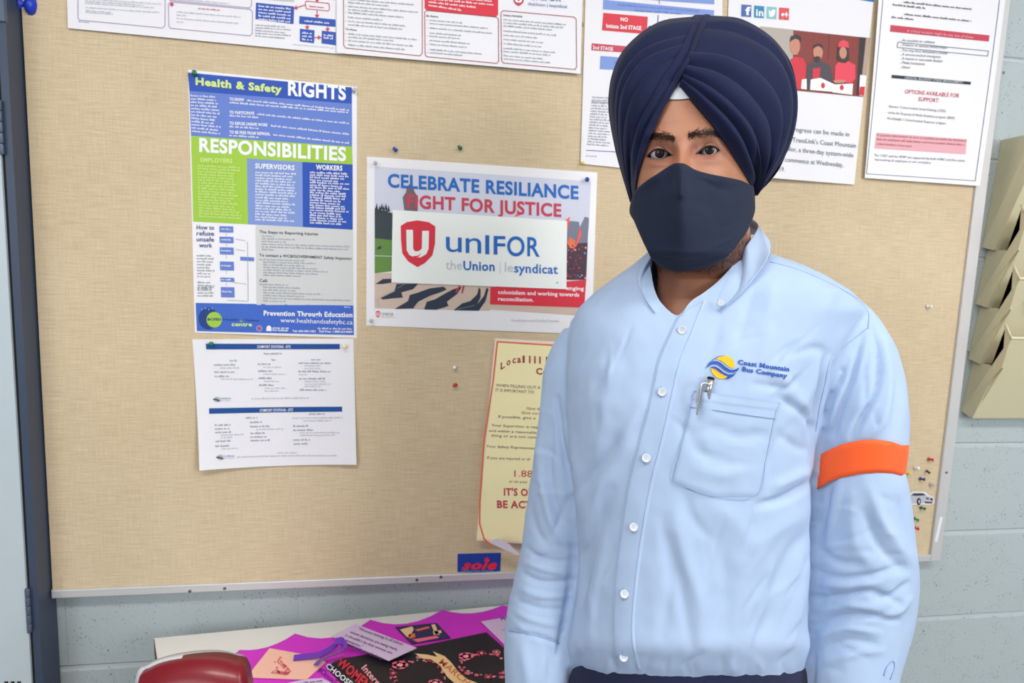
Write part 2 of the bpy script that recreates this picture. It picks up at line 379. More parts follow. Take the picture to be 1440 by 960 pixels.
MB().lathe((CX - .014, CY - .0062, .3), (0, 1, 0), [(.001, 0), (.001, .001)], 6).build('rivet', M_HING, cab)
# dark vent slots at the bottom of the door
mb = MB()
for i in range(3):
    a = onplane(np.array([(6 + 9 * i, 958.), (12 + 9 * i, 966.)]), CY - .0063); mb.box((a[0, 0], CY - .0064, a[1, 2]), (a[1, 0], CY - .0061, a[0, 2]))
mb.build('vent_slot', M_DARK, cab)
hr = rays(np.array([(29., 6.)]))[0]; hk = CAM + hr * (CX / hr[0])
o = tag(MB().lathe((CX + .0004, hk[1], hk[2]), (1, 0, -.12), [(.012, 0), (.013, .002), (.006, .004), (.006, .008), (.013, .011), (.0165, .016), (.0165, .021), (.012, .026), (.003, .028)], 20).build('plastic_knob_hook', mat('blue_plastic', (34, 62, 190), rough=.3), None, True), 'deep blue rounded plastic hook on the side of the metal cabinet', 'hook')

# ------------------------------------------------------------------ beige wall file pocket rack, right edge
M_BEIGE = mat('beige_plastic', (206, 198, 166), rough=.45, bump=.05, bscale=300); M_BEIGE2 = mat('beige_plastic_lip', (224, 217, 188), rough=.4)
rk = onplane(np.array([(1367, 584), (1355, 572), (1415, 459), (1400, 215)], float), -.02)
rx = onplane(np.array([(1358, 560.)]), -.006)[0, 0]; rz = onplane(np.array([(1367, 584.)]), -.006)[0, 2]
rack = empty('file_pocket_rack', (rx + .15, 0, rz), 'beige plastic rack of stacked file pockets on the wall beside the board', 'file rack')
pitch = .134; RW = .33; lean = -.010
def prism(x0, x1, prof, sh=lambda y, z: 0.):
    n = len(prof); V = [(x0 + sh(y, q), y, q) for y, q in prof] + [(x1 + sh(y, q), y, q) for y, q in prof]
    return V, [tuple(range(n))[::-1], tuple(range(n, 2 * n))] + [(i, (i + 1) % n, n + (i + 1) % n, n + i) for i in range(n)]
dF, dB, h = .105, .028, .205
for k in range(4):
    z = rz + pitch * k; x = rx; zt_ = z + h + .05 if k == 3 else z + pitch
    # each tier's side flares outward to the wall at its top edge, which gives the notched silhouette
    S = [(-.001, z + (.006 if k else .01)), (-dB, z), (-dF, z + h), (-dF + .018, z + h + .03), (-.094, zt_), (-.001, zt_)]
    flare = lambda y, q: (-.016 * min(1, max(0, (zt_ - q) / pitch)) + .012) if y > -.02 else 0.
    for xx, sg in ((x, 1), (x + RW - .0035, -1)):
        V, Fq = prism(xx, xx + .0035, S, lambda y, q: sg * flare(y, q)); MB().add(V, Fq).build('side_panel', M_BEIGE, rack)
    V, Fq = prism(x + .0002, x + RW - .0002, [(-dB, z), (-dB - .004, z), (-dF - .004, z + h), (-dF, z + h)]); MB().add(V, Fq).build('front_panel', M_BEIGE, rack)
    MB().box((x + .0125, -dB, z - .002), (x + RW - .0125, -.002, z)).build('pocket_floor', M_BEIGE, rack)
    MB().tube([(x, -dF + .018, z + h + .03), (x - .001, -dF - .003, z + h), (x + RW, -dF - .003, z + h), (x + RW, -dF + .018, z + h + .03)], .003, 8).build('lip', M_BEIGE2, rack, True)
MB().box((rx + .02, -.004, rz + .02), (rx + RW - .02, -.0005, rz + pitch * 3 + .25)).build('back_panel', M_BEIGE, rack)
# pages in the second pocket and its sticker
z = rz + pitch * 2
o = tag(MB().box((rx + .03, -.022, z + .02), (rx + .25, -.012, z + .235)).build('paper_stack', mat('pale_yellow_paper', (240, 232, 178))), 'pale yellow papers standing in a pocket of the beige rack', 'paper'); ROOT_EXTRA = [o]
zq = rz + pitch + .2
mb = MB().box((rx + .045, -.113, zq - .05), (rx + .095, -.1085, zq - .014)); mb.build('name_sticker', mat('sticker_white', (238, 238, 236)), rack)
V, Fq = glyphs('SICK', .01); V = V / CAPH * .014
mesh('sticker_lettering', [(rx + .05 + v[0], -.1132, zq - .042 + v[1]) for v in V], Fq, mat('ink_dark', (40, 44, 60)), rack, False)

# ------------------------------------------------------------------ table
ZT = .765
M_TAB = mat('white_laminate', (232, 230, 226), rough=.4, var=.02); M_EDGE = mat('brown_edge_band', (92, 78, 78), rough=.6, var=.2, vscale=60)
BL = onz(np.array([(217., 897.)]), ZT)[0]; BRr = onz(np.array([(718., 850.)]), ZT)[0]
ex = (BRr - BL); ex[2] = 0; ex /= np.linalg.norm(ex); BR = BL + ex * min(.83, .83); 
LL = onz(np.array([(224., 945.)]), ZT)[0]; ey = LL - BL; ey /= np.linalg.norm(ey)
TD = .33; FL = BL + ey * TD; FR = BR + ey * TD
tab = empty('table', tuple((BL + FR) / 2 * np.array([1, 1, 0])), 'white topped table with a brown edge band under the notice board', 'table')
def slabq(pts, z0, z1): 
    V = [(p[0], p[1], z0) for p in pts] + [(p[0], p[1], z1) for p in pts]; return V, [(3, 2, 1, 0), (4, 5, 6, 7)] + [(i, (i + 1) % 4, 4 + (i + 1) % 4, 4 + i) for i in range(4)]
Q = [FL, FR, BR, BL]
V, Fq = slabq(Q, ZT - .003, ZT); MB().add(V, Fq).build('tabletop', M_TAB, tab)
V, Fq = slabq([q + (q - (BL + FR) / 2) * .002 for q in Q], ZT - .035, ZT - .0031); MB().add(V, Fq).build('edge_band', M_EDGE, tab)
for u, v in ((.05, .12), (.95, .12), (.05, .88), (.95, .88)):
    p = BL + (BR - BL) * u + (FL - BL) * v; MB().lathe((p[0], p[1], 0), (0, 0, 1), [(.016, 0), (.016, .02), (.013, .022), (.013, ZT - .035)], 12).build('leg', M_SCREW, tab)

# ------------------------------------------------------------------ red chair in front of the table (only its top shows)
M_RED = mat('red_vinyl', (124, 12, 28), rough=.35, bump=.15, bscale=40, coat=.2); M_SHELL = mat('pale_grey_shell', (206, 204, 208), rough=.45)
cz = .98; top = P(265., 934., cz); 
arc = [(188, 985), (193, 958), (206, 945), (228, 936), (262, 931), (300, 932), (326, 940), (344, 954), (352, 985)]
chair = empty('vinyl_chair', (top[0], top[1] + .12, 0), 'red vinyl chair with a pale grey shell rim in front of the table', 'chair')
arc3 = P(np.array([a[0] for a in arc], float), np.array([a[1] for a in arc], float), cz); arc3[0, 2] -= .05; arc3[-1, 2] -= .05
def pad(inset, y0, y1, bul, dx=0., dz=0., n=26, m=10):
    c = cr(arc3, n); cen = c.mean(0); cen[2] = c[:, 2].min() - .02; b0 = c[:, 2].min() - .18; G = []
    for j in range(m + 1):
        t = j / m; row = []
        for p in c:
            q = np.array([cen[0] + (p[0] - cen[0]) * (1 - inset), 0, b0 + (p[2] - inset * .1 - b0) * t if True else 0]); 
            q[0] = cen[0] + (p[0] - cen[0]) * (1 - inset) * (1 if t > .1 else .9)
            e = min(t, 1 - t, .5) * 2; s_ = min(1, abs(p[0] - cen[0]) / (np.ptp(c[:, 0]) / 2)); q[1] = p[1] + y0 - bul * math.sqrt(max(0, 1 - s_ ** 4)) * (1 - (2 * t - 1) ** 6); row.append(q)
        G.append(row)
    G = np.array(G); G[..., 0] += dx; G[..., 2] += dz; B = G.copy(); B[..., 1] = arc3[0, 1] + y1 + 0 * B[..., 1]
    mb = MB().grid(G, True).grid(B); k = G.shape[0] * G.shape[1]; I = np.arange(k).reshape(G.shape[:2]); loop = list(I[0]) + list(I[1:, -1]) + list(I[-1, ::-1][1:]) + list(I[::-1, 0][1:-1])
    for a, b in zip(loop, loop[1:] + loop[:1]): mb.F.append((a, b, b + k, a + k))
    return mb
pad(.01, 0, .018, .022).build('backrest', M_RED, chair, True)
pad(0, .014, .026, .003, -.007, -.002).build('shell', M_SHELL, chair, True)
s0 = arc3.mean(0); sw = .2
G = [[(s0[0] + sw * math.cos(a) * r * .95, s0[1] + .015 - .2 + sw * math.sin(a) * r * .98, .43 + .035 * (1 - r ** 4)) for a in np.linspace(0, 2 * math.pi, 33)] for r in np.linspace(0.02, 1, 8)]
mbs = MB().grid(np.array(G)); mbs.lathe((s0[0], s0[1] - .185, .40), (0, 0, 1), [(.18, 0), (.192, .01), (.192, .03)], 32); mbs.build('seat', M_RED, chair, True)
for sx in (-1, 1):
    MB().tube([(s0[0] + sx * .07, s0[1] + .03, arc3[:, 2].min() - .1), (s0[0] + sx * .09, s0[1] + .03, .5), (s0[0] + sx * .1, s0[1] - .02, .40)], .009, 8).build('back_post', M_SCREW, chair, True)
    for sy in (-.32, -.04): MB().tube([(s0[0] + sx * .13, s0[1] + sy, .40), (s0[0] + sx * .17, s0[1] + sy * 1.15, .0)], .010, 8).build('leg', M_SCREW, chair, True)

# ------------------------------------------------------------------ the sheets pinned on the board
PAPER = mat('white_paper', (233, 232, 238), rough=.6); PAPER_G = mat('laminated_paper', (236, 235, 240), rough=.3, spec=.5)
K = lambda n, c, **k: mat('ink_' + n, c, rough=k.pop('rough', .5), **k)
BLUE, MBLUE, DBLUE, LBLUE = K('royal_blue', (62, 102, 196)), K('soft_blue', (98, 126, 204)), K('deep_blue', (32, 78, 178)), K('pale_blue', (124, 148, 208))
LIME, LIMET, WHITE, NAVY = K('lime', (158, 200, 62)), K('pale_lime', (206, 226, 140)), K('white', (240, 241, 245)), K('navy', (30, 62, 130))
GREY, LGREY, DGREY, WARMG = K('grey', (150, 158, 168)), K('light_grey', (192, 196, 204)), K('dark_grey', (62, 68, 78)), K('warm_grey', (206, 207, 208))
RED, CRIM, PINK, BLACK, UBLUE = K('red', (214, 48, 66)), K('crimson', (196, 62, 84)), K('pink', (226, 168, 178)), K('black', (30, 36, 46)), K('union_blue', (24, 104, 190))
YEL, ORNG, WINE = K('yellow', (250, 190, 30)), K('orange', (228, 116, 72)), K('wine', (160, 52, 60))
def crop(ox, oy, s): return lambda x, y: (ox + x / s, oy + y / s)
# 1. health and safety poster --------------------------------------------------
c = crop(260, 90, 5.748); d = crop(260, 240, 5.748); e = crop(260, 380, 5.748)
hs = sheet_on_wall('safety_poster', 'tall blue and lime green RIGHTS and RESPONSIBILITIES safety poster', 'poster', [(264.5, 98), (502, 122), (501.5, 475), (274, 467.5)], PAPER_G, .0002, lambda s, t: .0025 * np.sin(np.pi * np.clip(s, 0, 1)) * np.clip(t, 0, 1))
A = [c(25, 70), c(1350, 190), c(1350, 322), c(38, 218)]; hs.quad(*A, DBLUE)
hs.quad(c(38, 218), c(1350, 322), c(1352, 668), c(50, 580), MBLUE)
hs.quad(c(50, 580), c(1352, 668), c(1356, 812), c(55, 745), LIME)
hs.quad(c(55, 745), c(502, 764), d(512, 432), d(68, 410), LIME); hs.quad(c(502, 764), c(950, 792), d(955, 455), d(512, 432), LBLUE); hs.quad(c(950, 792), c(1356, 812), d(1357, 476), d(955, 455), DBLUE)
hs.quad(d(575, 440), d(1358, 480), e(1362, 280), e(582, 278), WARMG); hs.quad(e(88, 262), e(1362, 284), e(1366, 522), e(98, 490), BLUE)
hs.text('Health & Safety', c(88, 170), c(788, 238), 11, NAVY, .06, lay=2); hs.text('Health & Safety', c(88, 168), c(786, 235), 10, LIMET, .045, lay=3)
hs.text('RIGHTS', c(835, 250), c(1302, 290), 18.5, WHITE, .035)
hs.text('RESPONSIBILITIES', c(118, 706), c(1304, 782), 18, WHITE, .035)
hs.text('EMPLOYERS', c(128, 790), c(386, 800), 5.6, LIMET, .03); hs.text('SUPERVISORS', c(570, 842), c(888, 858), 6.6, WHITE, .03); hs.text('WORKERS', c(1060, 852), c(1274, 862), 6.6, WHITE, .03)
for y, n, L in ((296, 'TO KNOW', 118), (402, 'TO PARTICIPATE', 200), (490, 'TO REFUSE UNSAFE WORK', 310), (562, 'TO BE FREE FROM REPRISAL', 330)):
    hs.text(n, c(362, y), c(362 + L, y + L * .05), 4.0, WHITE, .03)
    hs.greek(c(375 + L + 12, y + L * .05), c(1330, y + 85), 2.6, WHITE)
    hs.greek(c(362, y + 22), c(1320 if y < 300 else 600, y + (102 if y < 300 else 38)), 2.6, WHITE)
for i in range(12): hs.greek(c(48 + i * 1, 262 + i * 26), c(300 - random.random() * 60, 274 + i * 27), 2.6, WHITE)
random.seed(3)
for i in range(19): hs.greek(c(104 + i * .6, 828 + i * 22.6), c(470 - random.random() * 90, 846 + i * 22.6), 2.6, LIMET)
for i in range(18): hs.greek(c(572, 882 + i * 22.4), c(905 - random.random() * 90, 896 + i * 22.4), 2.6, WHITE)
for i in range(21): hs.greek(c(1012, 882 + i * 20.3), c(1335 - random.random() * 90, 896 + i * 20.3), 2.6, WHITE)
for t_, y in (('How to', 474), ('refuse', 522), ('unsafe', 570), ('work', 618)): hs.text(t_, d(88 + (28 if t_ == 'work' else 8), y), d(242 - (20 if t_ == 'work' else 4), y + 3), 6.2, NAVY, .008)
for i in range(11): hs.greek(d(96 + i, 690 + i * 24 + (24 if i > 7 else 0)), d(252 - random.random() * 50, 694 + i * 24 + (24 if i > 7 else 0)), 2.3, GREY)
for i in range(4): hs.greek(e(104, 140 + i * 23), e(236, 142 + i * 23), 2.3, GREY)
for (y0, y1) in ((447, 500), (532, 586), (618, 678), (732, 806), (862, 898)):
    hs.quad(d(280 + (y0 - 440) * .02, y0), d(392 + (y0 - 440) * .02, y0 + 3), d(394 + (y0 - 440) * .02, y1), d(282 + (y0 - 440) * .02, y1 - 3), MBLUE, 2, n=3)
    hs.greek(d(296, (y0 + y1) / 2 + 2), d(376, (y0 + y1) / 2 + 6), 2, WHITE); hs.line([d(338, y1 + 4), d(339, y1 + 30)], .5, GREY)
hs.quad(e(292, 134), e(402, 136), e(404, 218), e(295, 216), MBLUE, 2, n=3); hs.greek(e(305, 175), e(385, 178), 2, WHITE); hs.quad(d(450, 694), d(562, 700), d(562, 730), d(450, 724), MBLUE, 2, n=3)
for y in (552, 635): hs.line([d(412, y), d(488, y + 12)], .6, GREY)
hs.line([d(508, 575), d(512, 880)], .6, GREY); hs.line([e(512, 20), e(514, 248), e(346, 240)], .6, GREY); hs.line([e(400, 98), e(498, 110)], .6, GREY)
for t_, p0, p1 in (('The Steps to Reporting Injuries', d(604, 504), d(1078, 522)), ('To contact a WCB/GOVERNMENT Safety Inspector', d(604, 692), d(1350, 720)), ('Call:', e(606, 92), e(672, 95))): hs.text(t_, p0, p1, 3.9, DGREY, .015)
for i, L in enumerate((100, 270, 210, 715, 700, 100)): hs.greek(d(624, 532 + i * 22), d(624 + L, 532 + i * 22 + L * .03), 2.2, GREY)
for i, L in enumerate((330, 420, 330, 440, 520, 440, 300)): hs.greek(d(606 + (30 if i else 0), 722 + i * 21), d(640 + L, 722 + i * 21 + L * .03), 2.2, GREY)
for i, L in enumerate((200, 300, 260, 460, 330, 700, 180)): hs.greek(e(606 + (30 if i else 0), 118 + i * 22), e(640 + L, 118 + i * 22 + L * .03), 2.2, GREY)
hs.text('Prevention Through Education', e(640, 362), e(1355, 378), 6.6, WHITE, .03); hs.text('www.healthandsafetybc.ca', e(775, 418), e(1356, 436), 6.2, WHITE, .0)
hs.circle(e(192, 388), 14, NAVY, 2, ry=15.5, key='emblem'); hs.circle(e(240, 398), 11, LIME, 3, key='emblem'); hs.text('BCFED', e(186, 404), e(298, 404), 3.2, NAVY, .04, lay=4); hs.text('Health & Safety', e(312, 402), e(606, 412), 2.8, NAVY, .01, lay=3); hs.text('centre', e(380, 448), e(546, 450), 5.2, LIMET, .035); hs.poly([e(446, 412), e(474, 413), e(460, 384)], LIME, 3, 'emblem', False)
for i in range(4): hs.circle(e(150 + i * 26, 312 - (i % 2) * 10), 1.5, NAVY, 3, 'emblem') if False else hs.circle(e(140 + i * 28, 314 - (i % 2) * 8), 1.2, LBLUE, 3, key='emblem')
hs.circle(e(604, 468), 4.6, LBLUE, 2, key='emblem'); hs.circle(e(604, 468), 2.4, RED, 3, key='emblem'); hs.poly([e(660, 488), e(705, 490), e(700, 455), e(682, 442), e(664, 455)], WHITE, 2, 'emblem', False)
hs.greek(e(712, 470), e(846, 472), 2.6, WHITE); hs.greek(e(712, 488), e(846, 492), 2.6, WHITE); hs.text('Tel: 604.430.1421   Toll Free: 1.888.223.0669', e(872, 496), e(1354, 504), 2.8, WHITE, .03); hs.greek(e(1075, 474), e(1352, 478), 2.3, WHITE); hs.greek(e(1290, 300), e(1350, 302), 1.6, WHITE)
hs.done()
# 2. comfort stations page --------------------------------------------------
g = crop(260, 530, 5.748)
cs = sheet_on_wall('schedule_page', 'white page with two navy title bars pinned under the blue and green poster', 'paper', [(270.5, 477), (497, 476), (501.8, 650.5), (284, 657.5)], PAPER, .0004, lambda s, t: .012 * np.clip(t, 0, 1.1) ** 2.2 * (.25 + (2 * s - 1.1) ** 2))
cs.quad(e(170, 592), e(1252, 594), e(1252, 637), e(174, 638), K('bar_blue', (22, 76, 148)), n=10); cs.quad(g(200, 248), g(1271, 236), g(1273, 276), g(202, 292), K('bar_blue', (22, 76, 148)), n=10)
cs.text('COMFORT STATIONS - ETC', e(586, 627), e(858, 627), 3.6, WHITE, .02); cs.text('COMFORT STATIONS - ETC', g(608, 277), g(876, 273), 3.6, WHITE, .02)
for (x0, y, x1, kk) in ((640, 678, 795, 1), (364, 734, 424, 1), (702, 728, 752, 1), (1022, 726, 1102, 1), (236, 768, 410, 1), (285, 792, 442, 0), (240, 826, 408, 1), (244, 860, 360, 1), (290, 882, 552, 0), (590, 762, 704, 1), (636, 786, 780, 0), (592, 818, 716, 1), (636, 842, 820, 0), (598, 876, 704, 1), (640, 900, 762, 0), (600, 932, 722, 1), (645, 955, 815, 0), (645, 978, 762, 0), (920, 754, 1182, 1), (966, 775, 1098, 0), (966, 796, 1098, 0), (920, 822, 1190, 1), (922, 846, 990, 0), (924, 880, 1136, 1), (970, 900, 1150, 0), (970, 922, 1182, 0), (970, 940, 1100, 0), (930, 970, 1145, 1)):
    cs.greek(e(x0, y), e(x1, y), 2.4 if kk else 2.0, GREY if kk else LGREY)
for (x0, y, x1, kk) in ((540, 178, 1012, 0), (495, 332, 590, 1), (530, 368, 625, 1), (532, 402, 690, 1), (580, 424, 800, 0), (534, 456, 652, 1), (534, 486, 665, 1), (535, 514, 690, 1), (250, 388, 376, 1), (250, 418, 366, 1), (252, 446, 382, 1), (298, 466, 480, 0), (298, 486, 390, 0), (258, 516, 376, 1), (258, 554, 368, 1), (305, 574, 438, 0), (1005, 302, 1134, 1), (868, 334, 1276, 0), (958, 356, 1185, 0), (876, 400, 1000, 1), (878, 432, 1040, 1), (930, 452, 1252, 0), (932, 472, 1215, 0), (878, 510, 1015, 1), (880, 542, 996, 1), (748, 614, 920, 0), (430, 642, 1240, 0)):
    cs.greek(g(x0, y), g(x1, y - (x1 - x0) * .015), 2.4 if kk else 2.0, GREY if kk else LGREY)
for gx, gy in ((262, 178), (296, 636)):
    cs.circle(g(gx, gy), 4.4, K('dull_gold', (176, 176, 160)), 2, ry=3.6, key='emblem'); cs.poly([g(gx - 30, gy - 8), g(gx, gy - 4), g(gx + 28, gy + 10), g(gx + 20, gy + 18), g(gx - 6, gy + 6), g(gx - 28, gy + 4)], NAVY, 3, 'emblem', False)
    cs.text('Coast Mountain', g(gx + 28, gy - 4), g(gx + 112, gy - 4), 2.2, MBLUE, .01); cs.text('Bus Company', g(gx + 30, gy + 12), g(gx + 110, gy + 11), 2.0, LGREY, .01)
cs.done()
# 3. union poster --------------------------------------------------
u = crop(510, 210, 4.229)
SKYP, TREE, GRASS, STONE, SHAD = K('photo_sky', (205, 208, 226)), K('photo_trees', (52, 64, 72)), K('photo_grass', (98, 138, 66)), K('photo_stone', (206, 184, 170)), K('photo_shadow', (44, 54, 72))
up_ = sheet_on_wall('union_poster', 'landscape poster reading CELEBRATE RESILIANCE FIGHT FOR JUSTICE with a street photo', 'poster', [(516, 220), (840, 242.5), (832, 470), (515, 457.5)], PAPER_G, .0002, lambda s, t: .002 * np.sin(np.pi * np.clip(s, 0, 1)))
up_.quad(u(72, 102), u(1356, 190), u(1345, 470), u(72, 400), SKYP, 1, n=12); up_.quad(u(72, 350), u(180, 380), u(180, 540), u(72, 528), TREE, 2); up_.quad(u(72, 528), u(182, 540), u(182, 722), u(72, 736), GRASS, 2)
up_.line([u(72, 632), u(182, 636)], 1.2, LGREY, 3); up_.poly([u(90, 580), u(110, 572), u(112, 590), u(84, 596)], TREE, 3, 'printed_photo_detail', False)
up_.quad(u(72, 736), u(760, 722), u(758, 950 + 6), u(72, 942), STONE, 2, n=10); up_.quad(u(758, 820), u(1320, 850), u(1318, 990), u(758, 950), STONE, 1)
for k_ in range(9):
    x = 78 + 18 * (k_ % 5) + random.random() * 12; y = 352 - 12 * (k_ % 3); up_.poly([u(x - 9, y + 30), u(x + 9, y + 30), u(x, y - 10)], TREE, 3, 'printed_photo_detail', False)
TOW = K('photo_tower', (112, 96, 104)); up_.poly([u(238, 285), u(258, 255), u(262, 225), u(300, 225), u(308, 250), u(330, 290), u(326, 368), u(248, 362)], TOW, 3, 'printed_photo_detail', False); up_.poly([u(262, 228), u(280, 205), u(300, 228)], TOW, 3, 'printed_photo_detail', False)
MAR, CITY = K('photo_crowd', (70, 46, 64)), K('photo_city', (116, 122, 142))
up_.poly([u(1205, 440), u(1235, 425), u(1285, 430), u(1290, 462), u(1320, 400), u(1345, 408), u(1336, 560), u(1210, 560)], CITY, 2, 'printed_photo_detail', False)
up_.quad(u(1208, 560), u(1337, 555), u(1328, 775), u(1206, 775), MAR, 3)
random.seed(11)
for k_ in range(60):
    x, y = random.uniform(1212, 1325), random.uniform(570, 765); up_.circle(u(x, y), random.uniform(.8, 1.9), random.choice([TREE, CRIM, LBLUE, DGREY, WINE, PINK, MAR]), 4, 'crowd_figures', n=7)
up_.poly([u(1228, 520), u(1262, 540), u(1262, 575), u(1235, 590), u(1215, 560)], ORNG, 4, 'printed_photo_detail', False); up_.poly([u(1272, 545), u(1290, 460), u(1302, 510), u(1262, 590), u(1240, 612)], K('photo_flag', (236, 96, 84)), 4, 'printed_photo_detail', False); up_.poly([u(1205, 420), u(1232, 400), u(1218, 480), u(1206, 520)], K('photo_flag', (236, 96, 84)), 4, 'printed_photo_detail', False); up_.poly([u(900, 402), u(922, 372), u(935, 392)], K('photo_flag', (236, 96, 84)), 3, 'printed_photo_detail', False)
for pl in ([(76, 800), (120, 770), (200, 768), (180, 790), (120, 800)], [(106, 884), (190, 842), (200, 800), (330, 798), (300, 830), (230, 850), (240, 880), (180, 885), (120, 892)], [(190, 948), (270, 900), (280, 865), (330, 850), (400, 825), (480, 815), (500, 832), (460, 850), (400, 870), (330, 905), (300, 945)], [(365, 950), (380, 905), (430, 890), (500, 850), (540, 830), (590, 815), (560, 860), (500, 905), (510, 930), (440, 952)], [(540, 955), (590, 915), (640, 900), (680, 860), (690, 820), (700, 830), (700, 880), (680, 920), (720, 870), (735, 820), (748, 830), (730, 900), (690, 958)]):
    up_.poly([u(*q) for q in pl], SHAD, 3, 'printed_shadow_figures', False)
for a_, b_2 in (((72, 900), (250, 800)), ((100, 942), (90, 900)), ((560, 950), (760, 905)), ((300, 945), (420, 870))): up_.line([u(*a_), u(*b_2)], .5, GREY, 3)
up_.quad(u(758, 818), u(1328, 775), u(1316, 940), u(756, 920), RED, 4)
up_.line([u(555, 845), u(575, 812)], 2.2, RED, 4); up_.line([u(590, 850), u(600, 815)], 2.2, WINE, 4)
up_.text('colonialism and working towards', u(804, 858), u(1286, 874), 5.2, WHITE, .02, lay=5); up_.text('reconciliation.', u(804, 898), u(1014, 904), 5.2, WHITE, .02, lay=5); up_.text('enging', u(1208, 834), u(1314, 838), 5.2, WHITE, .02, lay=5)
up_.text('CELEBRATE RESILIANCE', u(150, 222), u(1282, 295), 17.6, UBLUE, .03, lay=4); up_.text('FIGHT FOR JUSTICE', u(262, 344), u(1180, 400), 17.2, CRIM, .03, lay=4)
v = crop(510, 320, 4.229); up_.text('UNIFOR', v(112, 520), v(184, 524), 4.2, GREY, .0); up_.greek(v(114, 532), v(196, 536), 1.6, LGREY); up_.text('Facebook.com/UniforCanada', v(884, 556), v(1166, 560), 3.6, LGREY, .0)
def shield(s, f, m1, m2, lay, n=1):
    s.poly([f(226, 455), f(262, 432), f(325, 422), f(392, 432), f(432, 458), f(430, 560), f(414, 630), f(370, 675), f(326, 699), f(270, 665), f(236, 618), f(228, 540)], m1, lay, 'emblem', False)
    s.poly([f(259, 478), f(299, 478), f(300, 590), f(312, 606), f(335, 604), f(352, 590), f(354, 484), f(394, 484), f(392, 590), f(378, 622), f(345, 642), f(310, 642), f(278, 628), f(262, 600)], m2, lay + 1, 'emblem', False)
    s.poly([f(298, 634), f(326, 632), f(350, 614), f(330, 640), f(310, 643)], m1, lay + 2, 'emblem', False)
sm = lambda x, y: v(78 + (x - 226) * .125, 494 + (y - 422) * .14); shield(up_, sm, RED, WHITE, 2); up_.done()
ub = sheet_on_wall('union_card', 'white UNIFOR card with a red shield fixed over the landscape poster', 'card', [(552.2, 295), (797.5, 310.5), (796.5, 406.5), (550.5, 397)], mat('card_white', (236, 240, 238), rough=.5), .0045, lambda s, t: .0012 * np.sin(3 * s), .0008)
shield(ub, u, RED, K('card_ground', (236, 240, 238)), 1)
for t_, x0, x1, y0, y1, h in (('u', 495, 588, 606, 612, 23), ('n', 612, 704, 615, 618, 23), ('I', 728, 752, 620, 621, 25.5), ('F', 778, 848, 622, 624, 25), ('O', 858, 962, 631, 633, 26.5), ('R', 978, 1052, 632, 637, 26)):
    if t_ in 'un': h *= 1.36
    ub.text(t_, u(x0, y0), u(x1, y1), h, UBLUE, .0 if t_ in 'un' else .014, lay=2)
ub.text('the', u(493, 712), u(590, 714), 12.5, LGREY, .0, lay=2); ub.text('Union', u(598, 716), u(784, 722), 12.5, UBLUE, .02, lay=2); ub.line([u(818, 668), u(816, 736)], .7, LGREY); ub.text('le', u(845, 726), u(894, 729), 13, LGREY, .0, lay=2); ub.text('syndicat', u(900, 730), u(1160, 740), 12.5, UBLUE, .015, lay=2)
ub.circle(u(1156, 792), 1.3, GREY, n=8); ub.done()
# 4. upper left: wide accommodation flow poster; and its neighbour ----------------
w_ = crop(90, 0, 3.692)
fa = sheet_on_wall('flow_chart_poster', 'wide white poster of outlined boxes and blue flow chart at top left', 'poster', [(90, -120), (480, -104), (481, 77), (97, 40.5)], PAPER, .0004, lambda s, t: .004 * np.clip(t, 0, 1) ** 2)
LIL = K('lilac_line', (176, 160, 190))
def rbox(s, f, x0, x1, y0l, y1l, sl, m, w=1.0, r=12, open_top=True, key='box_outline'):
    pts = [(x0, y0l), (x0 + 3, y1l - r), (x0 + r, y1l)] + [(x1 - r, y1l + sl * (x1 - x0)), (x1, y1l - r + sl * (x1 - x0)), (x1, y0l + sl * (x1 - x0))]
    if not open_top: pts = [(x0 + r, y0l - r)] + [(x0, y0l)] + pts[1:5] + [(x1, y0l + sl * (x1 - x0)), (x1 - r, y0l - r + sl * (x1 - x0))]
    s.line([f(*p) for p in pts], w, m, 2, key, not open_top)
rbox(fa, w_, 75, 528, -120, 108, .09, LIL); rbox(fa, w_, 545, 980, 24, 150, .09, LIL, open_top=False); rbox(fa, w_, 540, 975, -140, 4, .09, LIL)
fa.circle(w_(563, 26), 2.6, CRIM, 3)
for y, x0, x1 in ((0, 115, 510), (12, 115, 420), (22, 115, 480), (45, 118, 500), (62, 118, 250), (70, 118, 260)): fa.greek(w_(x0, y), w_(x1, y + (x1 - x0) * .07), 2.0, LGREY)
for y, x0, x1, m_ in ((50, 700, 812, CRIM), (68, 588, 920, LGREY), (84, 588, 640, LGREY), (102, 588, 908, LGREY), (120, 588, 625, LGREY), (0, 560, 860, LGREY)): fa.greek(w_(x0, y), w_(x1, y + (x1 - x0) * .08), 2.2, m_)
fa.greek(w_(80, 118), w_(140, 124), 1.6, GREY)
for i in range(5): fa.greek(w_(996, 136 + i * 14), w_(1150 + 30 * (i % 2), 146 + i * 15), 2.0, GREY)
fa.greek(w_(1190, 236), w_(1412, 256), 1.6, LGREY)
for q in ([(998, 16), (1196, 36), (1193, 128), (996, 102)], [(1224, 86), (1410, 104), (1410, 142), (1222, 126)], [(1226, 152), (1302, 160), (1300, 228), (1226, 218)], [(1340, 162), (1412, 170), (1412, 238), (1338, 228)], [(1290, -30), (1405, -20), (1405, 2), (1290, -6)]): fa.quad(*[w_(*p) for p in q], DBLUE, 1, n=3)
for i in range(5): fa.greek(w_(1012, 38 + i * 17), w_(1180, 54 + i * 17), 2.6, WHITE)
fa.greek(w_(1250, 116), w_(1380, 128), 2.6, WHITE)
for i in range(3): fa.greek(w_(1238, 178 + i * 17), w_(1290, 182 + i * 17), 2.6, WHITE); fa.greek(w_(1350, 190 + i * 14), w_(1400, 195 + i * 14), 2.6, WHITE) if i < 2 else 0
